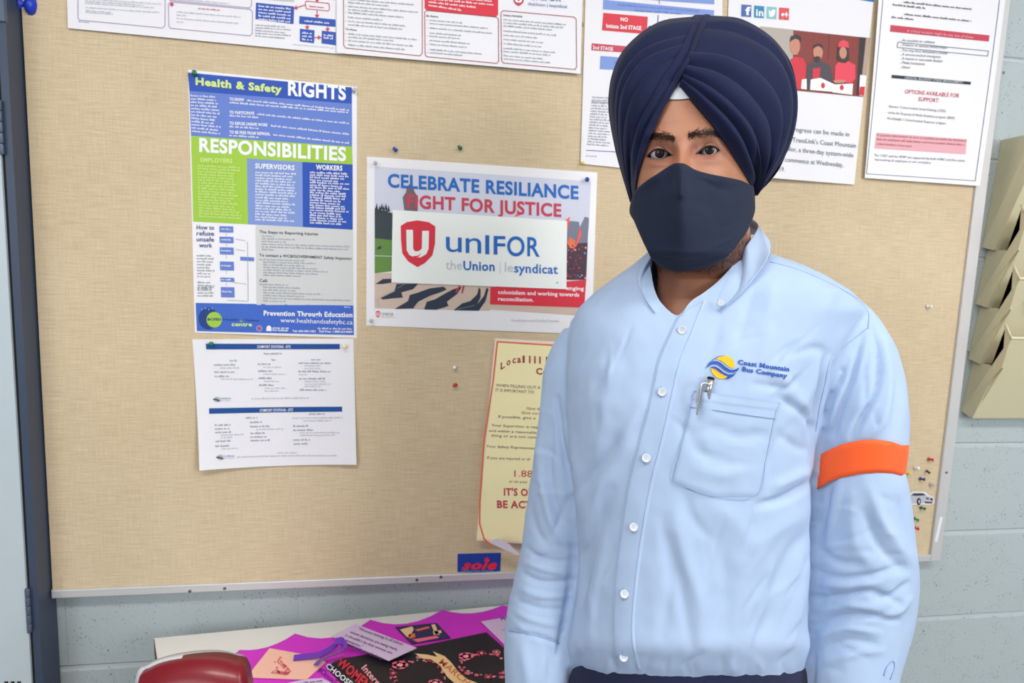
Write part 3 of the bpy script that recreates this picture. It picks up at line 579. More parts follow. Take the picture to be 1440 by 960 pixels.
rbox(fa, w_, 1254, 1378, 14, 48, .09, CRIM, .9, 6, False); fa.greek(w_(1275, 38), w_(1358, 46), 2.2, CRIM); fa.quad(w_(1030, -20), w_(1195, -8), w_(1195, 12), w_(1030, 0), LGREY, 1, n=3)
for a_, b_2 in (((1254, 28), (1196, 46)), ((1315, 60), (1315, 96)), ((1315, -10), (1315, 14)), ((1264, 134), (1264, 156)), ((1370, 142), (1370, 166)), ((1300, 198), (1336, 198))):
    fa.line([w_(*a_), w_(*b_2)], 1.3, CRIM, 2, 'arrow'); dx, dy = b_2[0] - a_[0], b_2[1] - a_[1]; L = math.hypot(dx, dy); dx /= L; dy /= L
    fa.poly([w_(b_2[0] + dx * 2, b_2[1] + dy * 2), w_(b_2[0] - dx * 16 - dy * 12, b_2[1] - dy * 16 + dx * 12), w_(b_2[0] - dx * 16 + dy * 12, b_2[1] - dy * 16 - dx * 12)], CRIM, 3, 'arrow', False)
fa.done()
x_ = crop(470, 0, 4.0)
fb = sheet_on_wall('union_guide_poster', 'white poster with wine red outlined text boxes and a red box at top centre', 'poster', [(473, -110), (822, -84), (815, 105), (474, 76)], PAPER, .0012, lambda s, t: .006 * np.clip(t, 0, 1) ** 2 + .0015)
rbox(fb, x_, 52, 495, -200, 276, .10, WINE, .9, 14); rbox(fb, x_, 508, 922, 75, 325, .09, WINE, .9, 12, False); rbox(fb, x_, 936, 1358, 76, 360, .085, WINE, .9, 12, False)
fb.poly([x_(508, -160), x_(508, 52), x_(520, 62), x_(905, 100), x_(920, 88), x_(922, -120)], RED, 1, 'printed_panel', False)
for i in range(3): fb.greek(x_(530, 2 + i * 18), x_(895 - i * 90, 36 + i * 16), 2.6, WHITE)
fb.greek(x_(560, -12), x_(890, 16), 2.6, WHITE)
def shf(ox, oy, k): return lambda x, y: x_(ox + (x - 226) * k, oy + (y - 422) * k)
shield(fb, shf(1005, -45, .3), CRIM, WHITE, 2); fb.text('UNIFOR', x_(1102, 4), x_(1274, 12), 8, K('print_blue', (70, 112, 172)), .015); fb.text('theUnion | lesyndicat', x_(1088, 34), x_(1308, 50), 4.6, K('print_blue', (70, 112, 172)), .0)
fb.text('Be Aware', x_(518, 98), x_(584, 104), 2.6, DGREY, .02); fb.text('Undue Hardship', x_(948, 94), x_(1056, 102), 2.6, DGREY, .02); fb.text('The Worker', x_(66, 174), x_(130, 180), 2.4, DGREY, .02)
for x0, x1, ys in ((80, 475, (4, 22, 44, 62, 80, 106, 128, 148, 200, 218, 238, 262)), (536, 900, (122, 140, 166, 194, 212, 236, 258, 288, 306)), (950, 1345, (118, 136, 154, 182, 206, 230, 254, 280, 298, 322, 340))):
    for i, y in enumerate(ys):
        L = (x1 - x0) * random.uniform(.45, 1); fb.greek(x_(x0, y), x_(x0 + L, y + L * .085), 2.2, GREY)
        if i % 2 == 0: fb.circle(x_(x0 - 14, y - 4), .7, GREY, n=6)
fb.greek(x_(1312, 396), x_(1356, 400), 1.2, GREY); fb.done()
# 5. staged flow chart page behind the head ----------------------
y_ = crop(810, 0, 4.0)
fc = sheet_on_wall('stage_flow_page', 'tall white page of pale blue and red stage boxes left of the turban', 'paper', [(828, -160), (1018, -150), (1012, 250), (816, 230.5)], PAPER, .0004, lambda s, t: .003 * np.clip(t, 0, 1))
fc.quad(y_(152, 0), y_(775, 60), y_(772, 92), y_(150, 54), K('pale_box', (122, 150, 214)), n=4); fc.quad(y_(300, -30), y_(776, -12), y_(776, 26), y_(300, -6), K('pale_box', (122, 150, 214)), n=4)
fc.quad(y_(152, 74), y_(402, 96), y_(396, 194), y_(144, 172), RED, n=3); fc.quad(y_(520, 106), y_(640, 114), y_(640, 200), y_(520, 190), RED, n=3); fc.quad(y_(87, 245), y_(400, 272), y_(400, 306), y_(84, 284), CRIM, n=3); fc.quad(y_(136, 316), y_(500, 345), y_(500, 410), y_(132, 390), K('pale_box', (122, 150, 214)), n=3)
fc.text('NO', y_(248, 120), y_(290, 124), 5, WHITE, .03); fc.text('Initiate 2nd STAGE', y_(168, 158), y_(365, 172), 5.2, WHITE, .03); fc.text('2nd STAGE', y_(92, 278), y_(206, 288), 4.8, WHITE, .02)
fc.greek(y_(235, 34), y_(690, 70), 3, MBLUE); fc.greek(y_(330, 66), y_(590, 84), 3, MBLUE); fc.greek(y_(210, 356), y_(260, 360), 3, MBLUE)
fc.line([y_(466, -20), y_(466, 24)], .8, DBLUE); fc.line([y_(460, 90), y_(456, 156), y_(405, 154)], 1.0, DBLUE); fc.poly([y_(400, 155), y_(418, 144), y_(418, 168)], DBLUE, 2, 'arrow', False); fc.line([y_(456, 156), y_(520, 160)], 1.0, DBLUE)
for i in range(18): fc.greek(y_(88 - i * 1.6 if i else 90, 552 + i * 15.5), y_(190 - (i % 4) * 6, 556 + i * 15.8), 2.2, GREY)
fc.line([y_(86, 572), y_(176, 578)], .5, DGREY); fc.line([y_(56, 846), y_(500, 870)], .8, DBLUE); fc.greek(y_(56, 880), y_(115, 884), 1.6, GREY); fc.done()
# 6. news page with photo ------------------------------------------
z_ = crop(1020, 0, 3.555)
fd = sheet_on_wall('news_page', 'white news page with a group photo and social icons right of the turban', 'paper', [(1030, -160), (1244, -150), (1200, 259.8), (1015, 246)], PAPER, .0004, lambda s, t: .012 * np.clip(t, 0, 1) ** 3 * np.clip(1.1 - s, 0, 1) + .002 * t)
fd.quad(z_(640, -20), z_(743, -12), z_(742, 12), z_(640, -4), UBLUE, n=3)
for x0, col, gl in ((78, K('icon_blue', (66, 98, 170)), 'f'), (142, K('icon_teal', (24, 132, 178)), 'in'), (204, K('icon_aqua', (126, 190, 196)), ''), (266, K('icon_red', (216, 72, 78)), 'g+')):
    y0 = 24 + (x0 - 78) * .08; fd.quad(z_(x0, y0), z_(x0 + 50, y0 + 4), z_(x0 + 48, y0 + 64), z_(x0 - 2, y0 + 60), col, 1, n=3)
    if gl: fd.text(gl, z_(x0 + (18 if gl == 'f' else 8), y0 + 52), z_(x0 + (44 if gl != 'f' else 46), y0 + 54), 11 if gl == 'f' else 9.5, WHITE, .03)
    else: fd.poly([z_(x0 + q[0], y0 + q[1]) for q in ((8, 16), (22, 26), (26, 18), (34, 15), (38, 19), (45, 17), (41, 25), (40, 38), (32, 50), (18, 53), (7, 48), (17, 44), (9, 38), (13, 36), (7, 29), (12, 28))], WHITE, 2, 'emblem', False)
PH = [z_(200, 138), z_(722, 192), z_(690, 486), z_(180, 440)]
fd.quad(*PH, K('photo_wood', (128, 46, 40)), 1, n=8); fd.quad(z_(170, 134), z_(336, 150), z_(330, 450), z_(170, 436), K('photo_wall', (176, 166, 158)), 2, n=3); fd.quad(z_(668, 186), z_(700, 190), z_(668, 478), z_(650, 476), K('photo_dark', (40, 30, 34)), 2, n=3); fd.quad(z_(700, 192), z_(720, 194), z_(690, 486), z_(668, 480), K('photo_tan', (176, 150, 134)), 2, n=3)
fd.line([z_(518, 172), z_(508, 300)], .5, K('photo_dark', (40, 30, 34)), 2)
SK, HR, TS, TS2, JK = K('photo_skin', (196, 132, 112)), K('photo_hair', (48, 36, 36)), K('photo_red_shirt', (206, 34, 56)), K('photo_pink_shirt', (224, 62, 84)), K('photo_jacket', (66, 58, 70))
P_ = lambda pts, m_, l: fd.poly([z_(*q) for q in pts], m_, l, 'photo_figures', False)
P_([(318, 300), (345, 285), (385, 295), (400, 330), (392, 448), (350, 448), (325, 320)], TS, 3); fd.circle(z_(343, 232), 7.2, SK, 4, ry=12.5, key='photo_figures'); P_([(316, 215), (322, 184), (350, 174), (372, 186), (376, 212), (366, 202), (345, 196), (326, 206)], HR, 5); P_([(322, 252), (364, 252), (356, 276), (332, 276)], SK, 4)
P_([(398, 400), (404, 330), (430, 308), (480, 310), (520, 330), (535, 410), (500, 430), (400, 450)], JK, 3); P_([(432, 345), (470, 340), (462, 400), (430, 400)], TS, 4); fd.circle(z_(458, 262), 6.8, SK, 4, ry=11.5, key='photo_figures'); P_([(432, 250), (440, 226), (462, 218), (482, 230), (484, 258), (476, 242), (458, 232), (440, 242)], HR, 5); P_([(438, 288), (454, 282), (470, 288), (468, 310), (450, 316), (440, 306)], HR, 5)
P_([(540, 410), (545, 330), (560, 310), (610, 308), (645, 326), (645, 395), (625, 418)], TS2, 3); P_([(552, 296), (556, 240), (612, 244), (614, 300), (596, 318), (566, 314)], HR, 4); fd.circle(z_(583, 266), 5.2, SK, 5, ry=8.5, key='photo_figures'); P_([(555, 238), (562, 212), (586, 202), (608, 212), (613, 242), (586, 236)], TS2, 6)
P_([(420, 400), (470, 392), (540, 424), (540, 462), (416, 452)], WHITE, 5); P_([(540, 425), (632, 420), (628, 476), (528, 464)], WHITE, 6); P_([(668, 376), (700, 380), (690, 484), (662, 478)], WHITE, 5); P_([(666, 436), (692, 434), (688, 482), (662, 476)], TS, 6)
for q in ((481, 430), (575, 440)): fd.circle(z_(*q), 2.8, TS, 7, ry=4, key='photo_figures')
P_([(376, 400), (400, 396), (400, 450), (372, 446)], WHITE, 4); P_([(530, 405), (560, 400), (600, 405), (585, 416), (540, 418)], SK, 7)
for t_, a_, b_2 in (('Progress can be made in', (318, 658), (614, 684)), ("with TransLink's Coast Mountain", (268, 706), (647, 740)), ('Unifor, a three-day system-wide', (270, 754), (634, 788)), ('will commence at Wednesday,', (240, 806), (582, 836)), ('May 2019.', (180, 850), (284, 860))):
    fd.text(t_, z_(*a_), z_(*b_2), 6.4, K('print_slate', (104, 114, 130)), .0)
fd.done()
# 7. critical incident page ---------------------------------------
h_ = crop(1210, 0, 3.43)
fe = sheet_on_wall('incident_notice', 'laminated notice with a crimson title bar and thin black border at the board corner', 'paper', [(1241, -80), (1422, -65), (1378, 261.5), (1216, 250)], PAPER_G, .0078, lambda s, t: .002 * np.sin(np.pi * np.clip(t, 0, 1)))
fe.line([h_(105, 0), h_(28, 838), h_(552, 872), h_(668, 0)], .8, K('border_slate', (66, 92, 120)), 1); fe.line([h_(105, 0), h_(112, -80)], .8, DGREY, 1)
fe.quad(h_(142, 122), h_(618, 172), h_(614, 202), h_(138, 154), CRIM, n=4); fe.text('A critical incident might be any one of these:', h_(218, 156), h_(540, 188), 3.6, PINK, .01, .2)
fe.greek(h_(205, 16), h_(535, 50), 2.6, DGREY); fe.greek(h_(152, 28), h_(310, 46), 2.6, DGREY); fe.greek(h_(208, 74), h_(530, 108), 2.6, DGREY); fe.greek(h_(146, 88), h_(255, 100), 2.6, DGREY)
for t_, y, x1 in (('...An accident or collision', 204, 352), ('...Violence or serious threats made', 226, 412), ('...You may have witnessed a suicide', 252, 414), ('...A serious medical emergency', 272, 382), ('...A natural or man-made disaster', 292, 392), ('...Media harassment', 312, 306), ('...Others?', 334, 236)):
    fe.text(t_, h_(186, y - 4), h_(x1, y + (x1 - 186) * .07 - 4), 3.6, DGREY, .0, .2)
fe.line([h_(176, 205), h_(612, 248), h_(608, 272), h_(172, 230)], .8, K('border_slate', (66, 92, 120)), 2, closed=True)
fe.quad(h_(147, 362), h_(528, 396), h_(526, 410), h_(145, 378), BLACK, n=4); fe.text('CRITICAL INCIDENT STRESS MANAGEMENT', h_(208, 382), h_(492, 404), 3.0, LGREY, .02, .2)
fe.text('OPTIONS AVAILABLE FOR', h_(210, 452), h_(470, 472), 5.6, CRIM, .005, .2); fe.text('SUPPORT:', h_(274, 488), h_(376, 496), 5.6, CRIM, .005, .2)
for t_, x0, y, x1 in (("-  Attend a 'Critical Incident Stress Defusing' (CISD).", 120, 518, 408), ("-  Utilize the 'Employee & Family Assistance program' (EFAP).", 116, 548, 452), ("-  WorkSafeBC's 'Critical Incident Response' program.", 112, 576, 408)): fe.text(t_, h_(x0, y), h_(x1, y + (x1 - x0) * .085), 3.4, DGREY, .0, .2)
fe.quad(h_(74, 640), h_(510, 672), h_(504, 744), h_(66, 716), PINK, n=4)
for t_, y, x1 in (("A 'positive intervention' as soon as possible increases the likelihood", 658, 505), ('that the employee will make better and more positive choices after a', 678, 496), ('critical incident stress event.', 700, 245)): fe.text(t_, h_(76, y - 2), h_(x1, y + (x1 - 76) * .06), 3.0, WINE, .0, .2)
for t_, y, x1 in (("The 'CISD' and the 'EFAP' are supported by both CMBC and the unions", 754, 500), ('representing all employees in our workplace.', 774, 338)): fe.text(t_, h_(64, y), h_(x1, y + (x1 - 64) * .06), 3.2, DGREY, .0, .2)
fe.done()
# 8. curling cream notice of the local ------------------------------
l_ = crop(660, 460, 2.667)
def curl(s, t): 
    s = np.clip(s, -.1, 1.1); t = np.clip(t, -.1, 1.2)
    return .004 + .030 * np.clip(.55 - s, 0, 1) ** 2 * np.clip(t - .1, 0, 1) + .050 * np.clip(t - .45, 0, 1) ** 2 * (1 - .3 * s)
CREAM = mat('cream_paper', (252, 240, 190), rough=.55, var=.0)
loc = sheet_on_wall('curled_notice', 'cream notice with an orange border curling off the board beside the shirt sleeve', 'paper', [(696, 475), (852, 484), (850, 772), (668, 752)], mat('paper_edge_pink', (248, 226, 216), rough=.6), .0006, curl)
loc.quad(l_(104, 50), l_(500, 76), (850, 772), l_(26, 770), CREAM, 1, n=14)
loc.line([l_(500, 78), l_(104, 53), l_(88, 200), l_(54, 420), l_(36, 640), l_(34, 720), l_(50, 775), l_(78, 800)], 2.2, ORNG, 2)
for ch, x0, y0, x1, y1 in (('L', 116, 158, 132, 148), ('o', 138, 143, 153, 137), ('c', 160, 134, 173, 131), ('a', 178, 132, 192, 130), ('l', 198, 131, 206, 131)): loc.text(ch, l_(x0, y0), l_(x1, y1), 9.5 if ch not in 'oca' else 9.5 * 1.0, WINE, .02)
loc.text('111 Health', l_(222, 132), l_(384, 140), 9.5, WINE, .03); loc.text('Committee', l_(248, 174), l_(420, 186), 8.5, WINE, .03)
for t_, x0, y, x1 in (('WHEN FILLING OUT A HEALTH', 98, 220, 330), ('IT IS IMPORTANT TO:', 96, 238, 242)): loc.text(t_, l_(x0, y), l_(x1, y + (x1 - x0) * .06), 4.0, K('olive_black', (82, 84, 72)), .0, .15)
for t_, x0, y, x1 in (('Give the details', 212, 306, 330), ('Give correct', 194, 322, 290), ('If possible, give a', 106, 336, 246), ('Your Supervisor is required', 82, 368, 292), ('and within a reasonable time', 72, 388, 290), ('thing or are not satisfied', 80, 406, 280), ('Your Safety Representative', 62, 446, 262), ('If you are injured or ill', 64, 488, 225), ('or on your', 146, 576, 216)): loc.text(t_, l_(x0, y), l_(x1, y + (x1 - x0) * .05), 3.6, K('olive_black', (82, 84, 72)), .0, .1)
loc.text('1.888', l_(166, 555), l_(258, 558), 9, CRIM, .0); loc.text("IT'S OK TO", l_(126, 622), l_(300, 630), 9.5, CRIM, .03); loc.text('BE ACTIVE', l_(100, 666), l_(286, 674), 9.5, CRIM, .03)
loc.done()
fold = P(np.array([690., 699, 728, 733, 712]), np.array([759., 757, 778, 781, 762]), 1.0); 
fp = onplane(np.array([(687, 762), (700, 756.5), (716, 765), (731, 779), (727, 780), (706, 771)], float), BOARD_Y - .055); fq = fp.copy(); fq[:, 1] += .0006; n_ = len(fp)
MB().add(fp.tolist() + fq.tolist(), [tuple(range(n_))[::-1], tuple(range(n_, 2 * n_))] + [(i, (i + 1) % n_, n_ + (i + 1) % n_, n_ + i) for i in range(n_)]).build('turned_up_corner', mat('paper_back_lilac', (226, 214, 232), rough=.6), loc.root)
# 9. small stickers --------------------------------------------------
q_ = crop(460, 613, 2.767)
so = sheet_on_wall('logo_sticker', 'small blue sticker with slanted red lettering above the bottom frame', 'sticker', [(643.5, 778.5), (704.5, 777), (703.5, 804), (643.2, 804)], K('sticker_blue', (26, 62, 160)), .0002)
so.text('sole', (649, 799.5), (699, 799.5), 12.5, K('sticker_red', (230, 44, 70)), .05, .35); so.poly([(683, 784), (686, 782.5), (688, 788), (680, 788)], K('sticker_red', (230, 44, 70)), 2, 'lettering', False); so.text('SPECIALIZED', (649, 803), (694, 803), 2.0, LBLUE, .02); so.quad((650, 791.5), (690, 790.8), (690, 791.6), (650, 792.3), K('sticker_blue2', (26, 62, 160)), 4, n=2); so.done()
kx = crop(1240, 560, 3.692)
cr_pts = [(108, 520), (115, 505), (145, 492), (160, 482), (225, 484), (240, 500), (268, 512), (272, 545), (240, 552), (205, 548), (195, 560), (180, 552), (130, 550), (118, 558), (106, 545)]
cc = sheet_on_wall('car_cutout', 'small cut-out picture of a silver car beside the orange armband', 'cutout', [kx(150, 508), kx(240, 512), kx(238, 540), kx(150, 538)], mat('cutout_white', (228, 226, 232)), .0002)
cc.poly([kx(*p) for p in cr_pts], K('cutout_edge', (228, 226, 232)), 1, 'cut_paper_edge', False)
CARC, CARG = K('car_silver', (188, 186, 196)), K('car_glass', (56, 58, 76))
cc.poly([kx(*p) for p in ((116, 520), (122, 508), (148, 502), (162, 490), (214, 490), (232, 504), (264, 514), (266, 540), (210, 542), (176, 544), (120, 546))], CARC, 2, 'printed_car', False)
cc.poly([kx(*p) for p in ((150, 502), (164, 491), (212, 491), (226, 502), (180, 505))], CARG, 3, 'printed_car', False); cc.circle(kx(122, 532), 2.3, BLACK, 4, ry=4.2, key='printed_car'); cc.circle(kx(190, 534), 2.9, BLACK, 4, ry=5.2, key='printed_car'); cc.circle(kx(191, 534), 1.3, CARC, 5, ry=2.8, key='printed_car'); cc.poly([kx(*p) for p in ((228, 512), (244, 516), (240, 524), (226, 520))], CARG, 3, 'printed_car', False); cc.poly([kx(*p) for p in ((250, 516), (264, 520), (262, 530), (248, 526))], CARG, 3, 'printed_car', False); cc.poly([kx(*p) for p in ((220, 534), (262, 536), (258, 544), (222, 543))], CARG, 3, 'printed_car', False); cc.done()
ws = sheet_on_wall('paper_scrap', 'narrow white paper scrap showing past the shirt sleeve', 'paper', [kx(92, 434), kx(120, 438), kx(110, 510), kx(84, 505)], PAPER, .0002); ws.text('m', kx(92, 500), kx(106, 502), 3, WINE); ws.done()

# ------------------------------------------------------------------ things lying on the table
def flat(name, label, cat, pts, m, z, thick=.0012, warp=None):
    p = onz(np.array(pts, float), z); root = empty(name, tuple(p.mean(0)), label, cat); n = len(p)
    V = [(q[0], q[1], z - thick) for q in p] + [(q[0], q[1], z) for q in p]
    MB().add(V, [tuple(range(n))[::-1], tuple(range(n, 2 * n))] + [(i, (i + 1) % n, n + (i + 1) % n, n + i) for i in range(n)]).build('sheet', m, root)
    s = Sheet(lambda px, o: onz(px, z + o), root, .00025); return s
t_ = crop(190, 820, 2.618)
MAG = mat('magenta_card', (214, 50, 206), rough=.5)
def scal(a, b, dip, n=6):
    a = np.array(a, float); b = np.array(b, float); return [tuple(a + (b - a) * i / n + np.array([0, dip * 4 * (i / n) * (1 - i / n)])) for i in range(n)]
pts = scal((314, 927.5), (337, 913.5), 1.5) + scal((337, 913.5), (415, 890.5), 7.5) + scal((415, 890.5), (521, 871), 15) + scal((521, 871), (622, 857), 12.5) + scal((622, 857), (706, 851), 8) + scal((706, 851), (768, 843), 4) + [(775, 850), (790, 985), (380, 985), (350, 960), (338, 947)]
pts = [pts[i] for i in range(len(pts))]
mg = flat('scalloped_poster_board', 'magenta poster board with a scalloped edge lying on the white table', 'poster', pts, MAG, ZT + .0018)
mg.up = (.6, -.75); V1 = K('violet_text', (92, 30, 120))
mg.text('#ChooseToChallenge', t_(672, 322), t_(800, 430), 8, V1, .03, lay=1); mg.done()
BLK = mat('black_card', (34, 30, 38), rough=.45)
bk = flat('womens_day_poster', "black poster with pink flower wreaths and red WOMEN'S lettering on the magenta board", 'poster', [(684, 888.5), (600, 906), (484, 925), (470, 930), (458, 938), (520, 1000), (780, 1000), (742, 940)], BLK, ZT + .0030)
FL1, FL2, FL3, BAN = K('petal_pink', (238, 116, 140)), K('petal_deep', (200, 60, 96)), K('petal_pale', (246, 168, 176)), K('banner_peach', (240, 204, 150))
random.seed(5)
for cx_, cy_, rx_, ry_ in ((1045, 336, 100, 56), (1290, 300, 88, 42)):
    for k_ in range(70):
        a_ = random.random() * 6.283; r_ = random.uniform(.86, 1.14); bk.circle(t_(cx_ + rx_ * r_ * math.cos(a_), cy_ + ry_ * r_ * math.sin(a_)), random.uniform(.9, 2.6), random.choice([FL1, FL1, FL2, FL3]), 2 + k_ % 3, ry=random.uniform(.7, 1.5), key='printed_flowers', n=9)
for cx_, cy_, r_, q in ((975, 300, 16, FL1), (1218, 268, 14.5, FL1), (1275, 256, 9, FL2), (1330, 252, 8, FL1), (1105, 366, 14, FL1), (950, 330, 7, FL2), (1300, 344, 8, FL2), (1045, 272, 6, FL3), (1350, 345, 6, FL1), (1225, 330, 7, FL1)):
    for k_ in range(5): bk.circle(t_(cx_ + r_ * .9 * math.cos(k_ * 1.257), cy_ + r_ * .42 * math.sin(k_ * 1.257)), r_ * .42, q, 5, ry=r_ * .22, key='printed_flowers', n=10)
    bk.circle(t_(cx_, cy_), r_ * .3, FL3, 6, ry=r_ * .15, key='printed_flowers', n=8)
bk.poly([t_(*q) for q in ((1030, 258), (1075, 262), (1112, 270), (1096, 250), (1140, 268), (1165, 292), (1190, 325), (1222, 352), (1275, 372), (1240, 395), (1190, 378), (1150, 345), (1122, 302), (1090, 280), (1056, 276))], BAN, 7, 'printed_banner', False)
bk.up = (.62, -.72); bk.text('MARCH', t_(1116, 292), t_(1222, 378), 9, K('banner_text', (214, 110, 80)), .01, .1, lay=9)
bk.up = (.55, -.8); bk.text('International', t_(832, 312), t_(960, 460), 9.5, FL3, .02, .3, lay=3); bk.up = (.6, -.8)
bk.text("WOMEN'S", t_(740, 296), t_(872, 412), 13, RED, .035, lay=3); bk.text('CHOOSE TO', t_(700, 308), t_(828, 410), 7.5, WHITE, .02, lay=3); bk.done()
pc = flat('peach_greeting_card', 'peach card with pink script lying under the violet ribbon', 'card', [(379, 911), (446, 923), (458, 930), (431, 955), (347, 951.5)], mat('peach_card', (250, 196, 178), rough=.5), ZT + .0042)
pc.up = (.75, -.6); pc.text('Ostara', t_(498, 330), t_(560, 336), 8, FL2, .02, .3); pc.up = (.3, -.9); pc.text('Energy', t_(522, 288), t_(570, 338), 10, K('script_red', (222, 90, 110)), .02, .3, lay=2)
for k_ in range(12): pc.circle(t_(510 + random.random() * 60, 285 + random.random() * 50), random.uniform(.8, 2.2), random.choice([FL1, FL3, ORNG]), 1, key='printed_flowers', n=8)
pc.done()
lc = flat('quotation_card', 'lilac card with a slanted quotation leaning over the black poster', 'card', [t_(812, 149), t_(1037, 237), t_(934, 284), t_(722, 194)], mat('lilac_card', (216, 192, 228), rough=.5), ZT + .0125, .0012)
lc.up = (.35, -.75)
for tt, a_, b_2 in (('"Women belong in all places', (822, 170), (985, 228)), ('where decisions are being made.', (790, 182), (965, 248)), ("It shouldn't be that women are", (772, 194), (945, 260)), ('the exception."', (752, 202), (836, 238)), ('- Ruth Bader Ginsburg', (786, 234), (910, 280))): lc.text(tt, t_(*a_), t_(*b_2), 4.6, K('violet_grey', (104, 84, 132)), .01, .2)
lc.done()
ph = flat('hands_photo_print', 'small dark square print of hands joined in a ring on the magenta board', 'photo print', [t_(958, 160), t_(1110, 145), t_(1162, 200), t_(1018, 222)], K('print_indigo', (52, 44, 92)), ZT + .0040)
for q, m_ in (([(975, 170), (1020, 158), (1026, 168), (1010, 200), (1000, 196)], BAN), ([(1090, 152), (1104, 150), (1120, 190), (1105, 186)], BAN), ([(1020, 206), (1110, 192), (1120, 200), (1040, 216)], FL1), ([(1030, 170), (1080, 158), (1086, 164), (1040, 176)], ORNG), ([(1096, 176), (1126, 172), (1128, 182), (1100, 190)], BAN), ([(1006, 188), (1030, 184), (1032, 198), (1010, 204)], ORNG)): ph.poly([t_(*p) for p in q], m_, 1, 'printed_hands', False)
ph.done()
rc = flat('lilac_leaflet', 'lilac leaflet on the magenta board next to the shirt sleeve', 'paper', [t_(1274, 140), t_(1400, 118), t_(1500, 160), t_(1500, 240), t_(1362, 226)], mat('lilac_card', (216, 192, 228), rough=.5), ZT + .0052)
rc.up = (.2, -.9); rc.text('Women', t_(1342, 136), t_(1420, 128), 4.5, V1, .03); rc.greek(t_(1350, 175), t_(1420, 168), 3, GREY); rc.done()
bc_ = flat('lilac_note', 'small lilac note at the lower edge beside the peach card', 'paper', [t_(560, 366), t_(632, 352), t_(688, 348), t_(735, 372), t_(700, 420), t_(560, 410)], mat('lilac_card', (216, 192, 228), rough=.5), ZT + .0062)
bc_.up = (.2, -.9); bc_.greek(t_(600, 372), t_(690, 360), 3, V1); bc_.done()
# violet ribbon: a loop with two tails
M_RIB = mat('violet_satin', (108, 40, 178), rough=.3, sheen=.3)
rib = empty('ribbon_bow', tuple(onz(np.array([(450., 920.)]), ZT + .01)[0]), 'violet satin ribbon loop lying across the peach card', 'ribbon')
def ribbon(ps, hs, w, name='ribbon_strip'):
    p = np.array([list(onz(np.array([q], float), ZT + h)[0]) for q, h in zip(ps, hs)]); c = cr(p, 26); G = []
    for i in range(26):
        tg = c[min(i + 1, 25)] - c[max(i - 1, 0)]; tg[2] = 0; tg /= np.linalg.norm(tg) + 1e-9; sd = np.array([-tg[1], tg[0], 0.35]); sd /= np.linalg.norm(sd)
        G.append([c[i] - sd * w / 2, c[i] - sd * w / 6, c[i] + sd * w / 6, c[i] + sd * w / 2])
    G = np.array(G); B = G + np.array([0, 0, .0008]); MB().grid(G).grid(B, True).build(name, M_RIB, rib, True)
ribbon([(413, 925), (430, 923), (450, 920), (468, 910), (478, 903), (484, 905), (482, 913), (468, 920), (452, 927), (444, 935)], [.008, .009, .013, .022, .03, .034, .03, .022, .014, .009], .013)
ribbon([(470, 902), (478, 901), (484, 902)], [.036, .038, .036], .016, 'ribbon_fold')

# ------------------------------------------------------------------ pushpins
PINC = dict(green=(10, 112, 84), clear=(226, 230, 232), cream=(238, 226, 172), blue=(22, 78, 170), white=(240, 240, 240), red=(206, 44, 52), yellow=(226, 208, 90), brass=(160, 130, 80), dark=(32, 70, 64), grass=(34, 144, 78), navy=(38, 58, 130))
def pin(px, py, col, label, over=0.0, size=1.0, tilt_=(0, 0), flatpin=False):
    Y = BOARD_Y - .0006 - over; b = onplane(np.array([(px, py)], float), Y - .006)[0]; b[1] = Y
    m = mat('pin_' + col, PINC[col], rough=.25, trans=.55 if col == 'clear' else 0)
    root = empty('push_pin', tuple(b), label, 'push pin', 'push pins on the board'); ax = np.array([tilt_[0], -1, tilt_[1]], float); k = .92 * size
    if flatpin: MB().lathe(b, ax, [(.0048, 0), (.0046, .001), (.003, .0022), (.0004, .0026)], 14).build('head', m, root, True); return
    MB().lathe(b, ax, [(.0005, .0), (.0042 * k, .0008), (.0044 * k, .0018), (.0024 * k, .0036), (.0021 * k, .0062), (.0024 * k, .008), (.004 * k, .0092), (.0041 * k, .0108), (.0034 * k, .0114), (.0004, .0115)], 14).build('head', m, root, True)
    MB().tube([b + np.array([0, .004 + over, 0]) if False else b + np.array([0, .0004, 0]), b + ax * .001], .0006, 6).build('needle', M_SCREW, root)
pin(272, 103, 'green', 'green push pin at the top left corner of the blue and lime safety poster', .0016, 1.15, (.25, .1))
pin(497, 127, 'clear', 'clear push pin at the top right corner of the blue and lime safety poster', .0016, 1.0, (.3, .1))
pin(296, 484, 'green', 'green push pin at the top left of the white page with two navy bars', .0022, 1.15, (.2, .15))
pin(485, 487, 'cream', 'cream push pin at the top right of the white page with two navy bars', .0022, 1.1, (-.1, .1))
pin(557, 210.5, 'blue', 'blue push pin alone above the left end of the landscape poster', 0, 1, (-.35, .1))
pin(648, 208, 'green', 'green push pin alone above the middle of the landscape poster', 0, 1, (-.35, .1))
pin(827, 252, 'blue', 'blue push pin at the top right corner of the landscape poster', .0022, 1.1, (-.3, 0))
pin(528, 229, 'clear', 'clear push pin at the top left corner of the landscape poster', .0016, .9)
pin(522, 451, 'clear', 'clear push pin at the bottom left corner of the landscape poster', .0016, .9)
pin(640, 518, 'white', 'white push pin just above the red one on the bare board', 0, .9, (-.15, .3))
pin(641, 541.5, 'red', 'red push pin just below the white one on the bare board', 0, 1, (-.35, 0))
pin(818.5, 33, 'brass', 'round brass tack between two posters at the top', 0, 1, (0, 0), True)
pin(819, 229, 'yellow', 'yellow push pin at the lower left corner of the stage flow page', .003, .8)
pin(1306, 431, 'white', 'white push pin alone on the board right of the shoulder', 0, 1.1, (.5, .1))
pin(1308, 646, 'red', 'red push pin topmost of the cluster above the car cut-out', 0, 1.15, (.6, 0))
pin(1289, 659, 'white', 'white push pin left of the dark one above the car cut-out', 0, 1.0, (.2, .3))
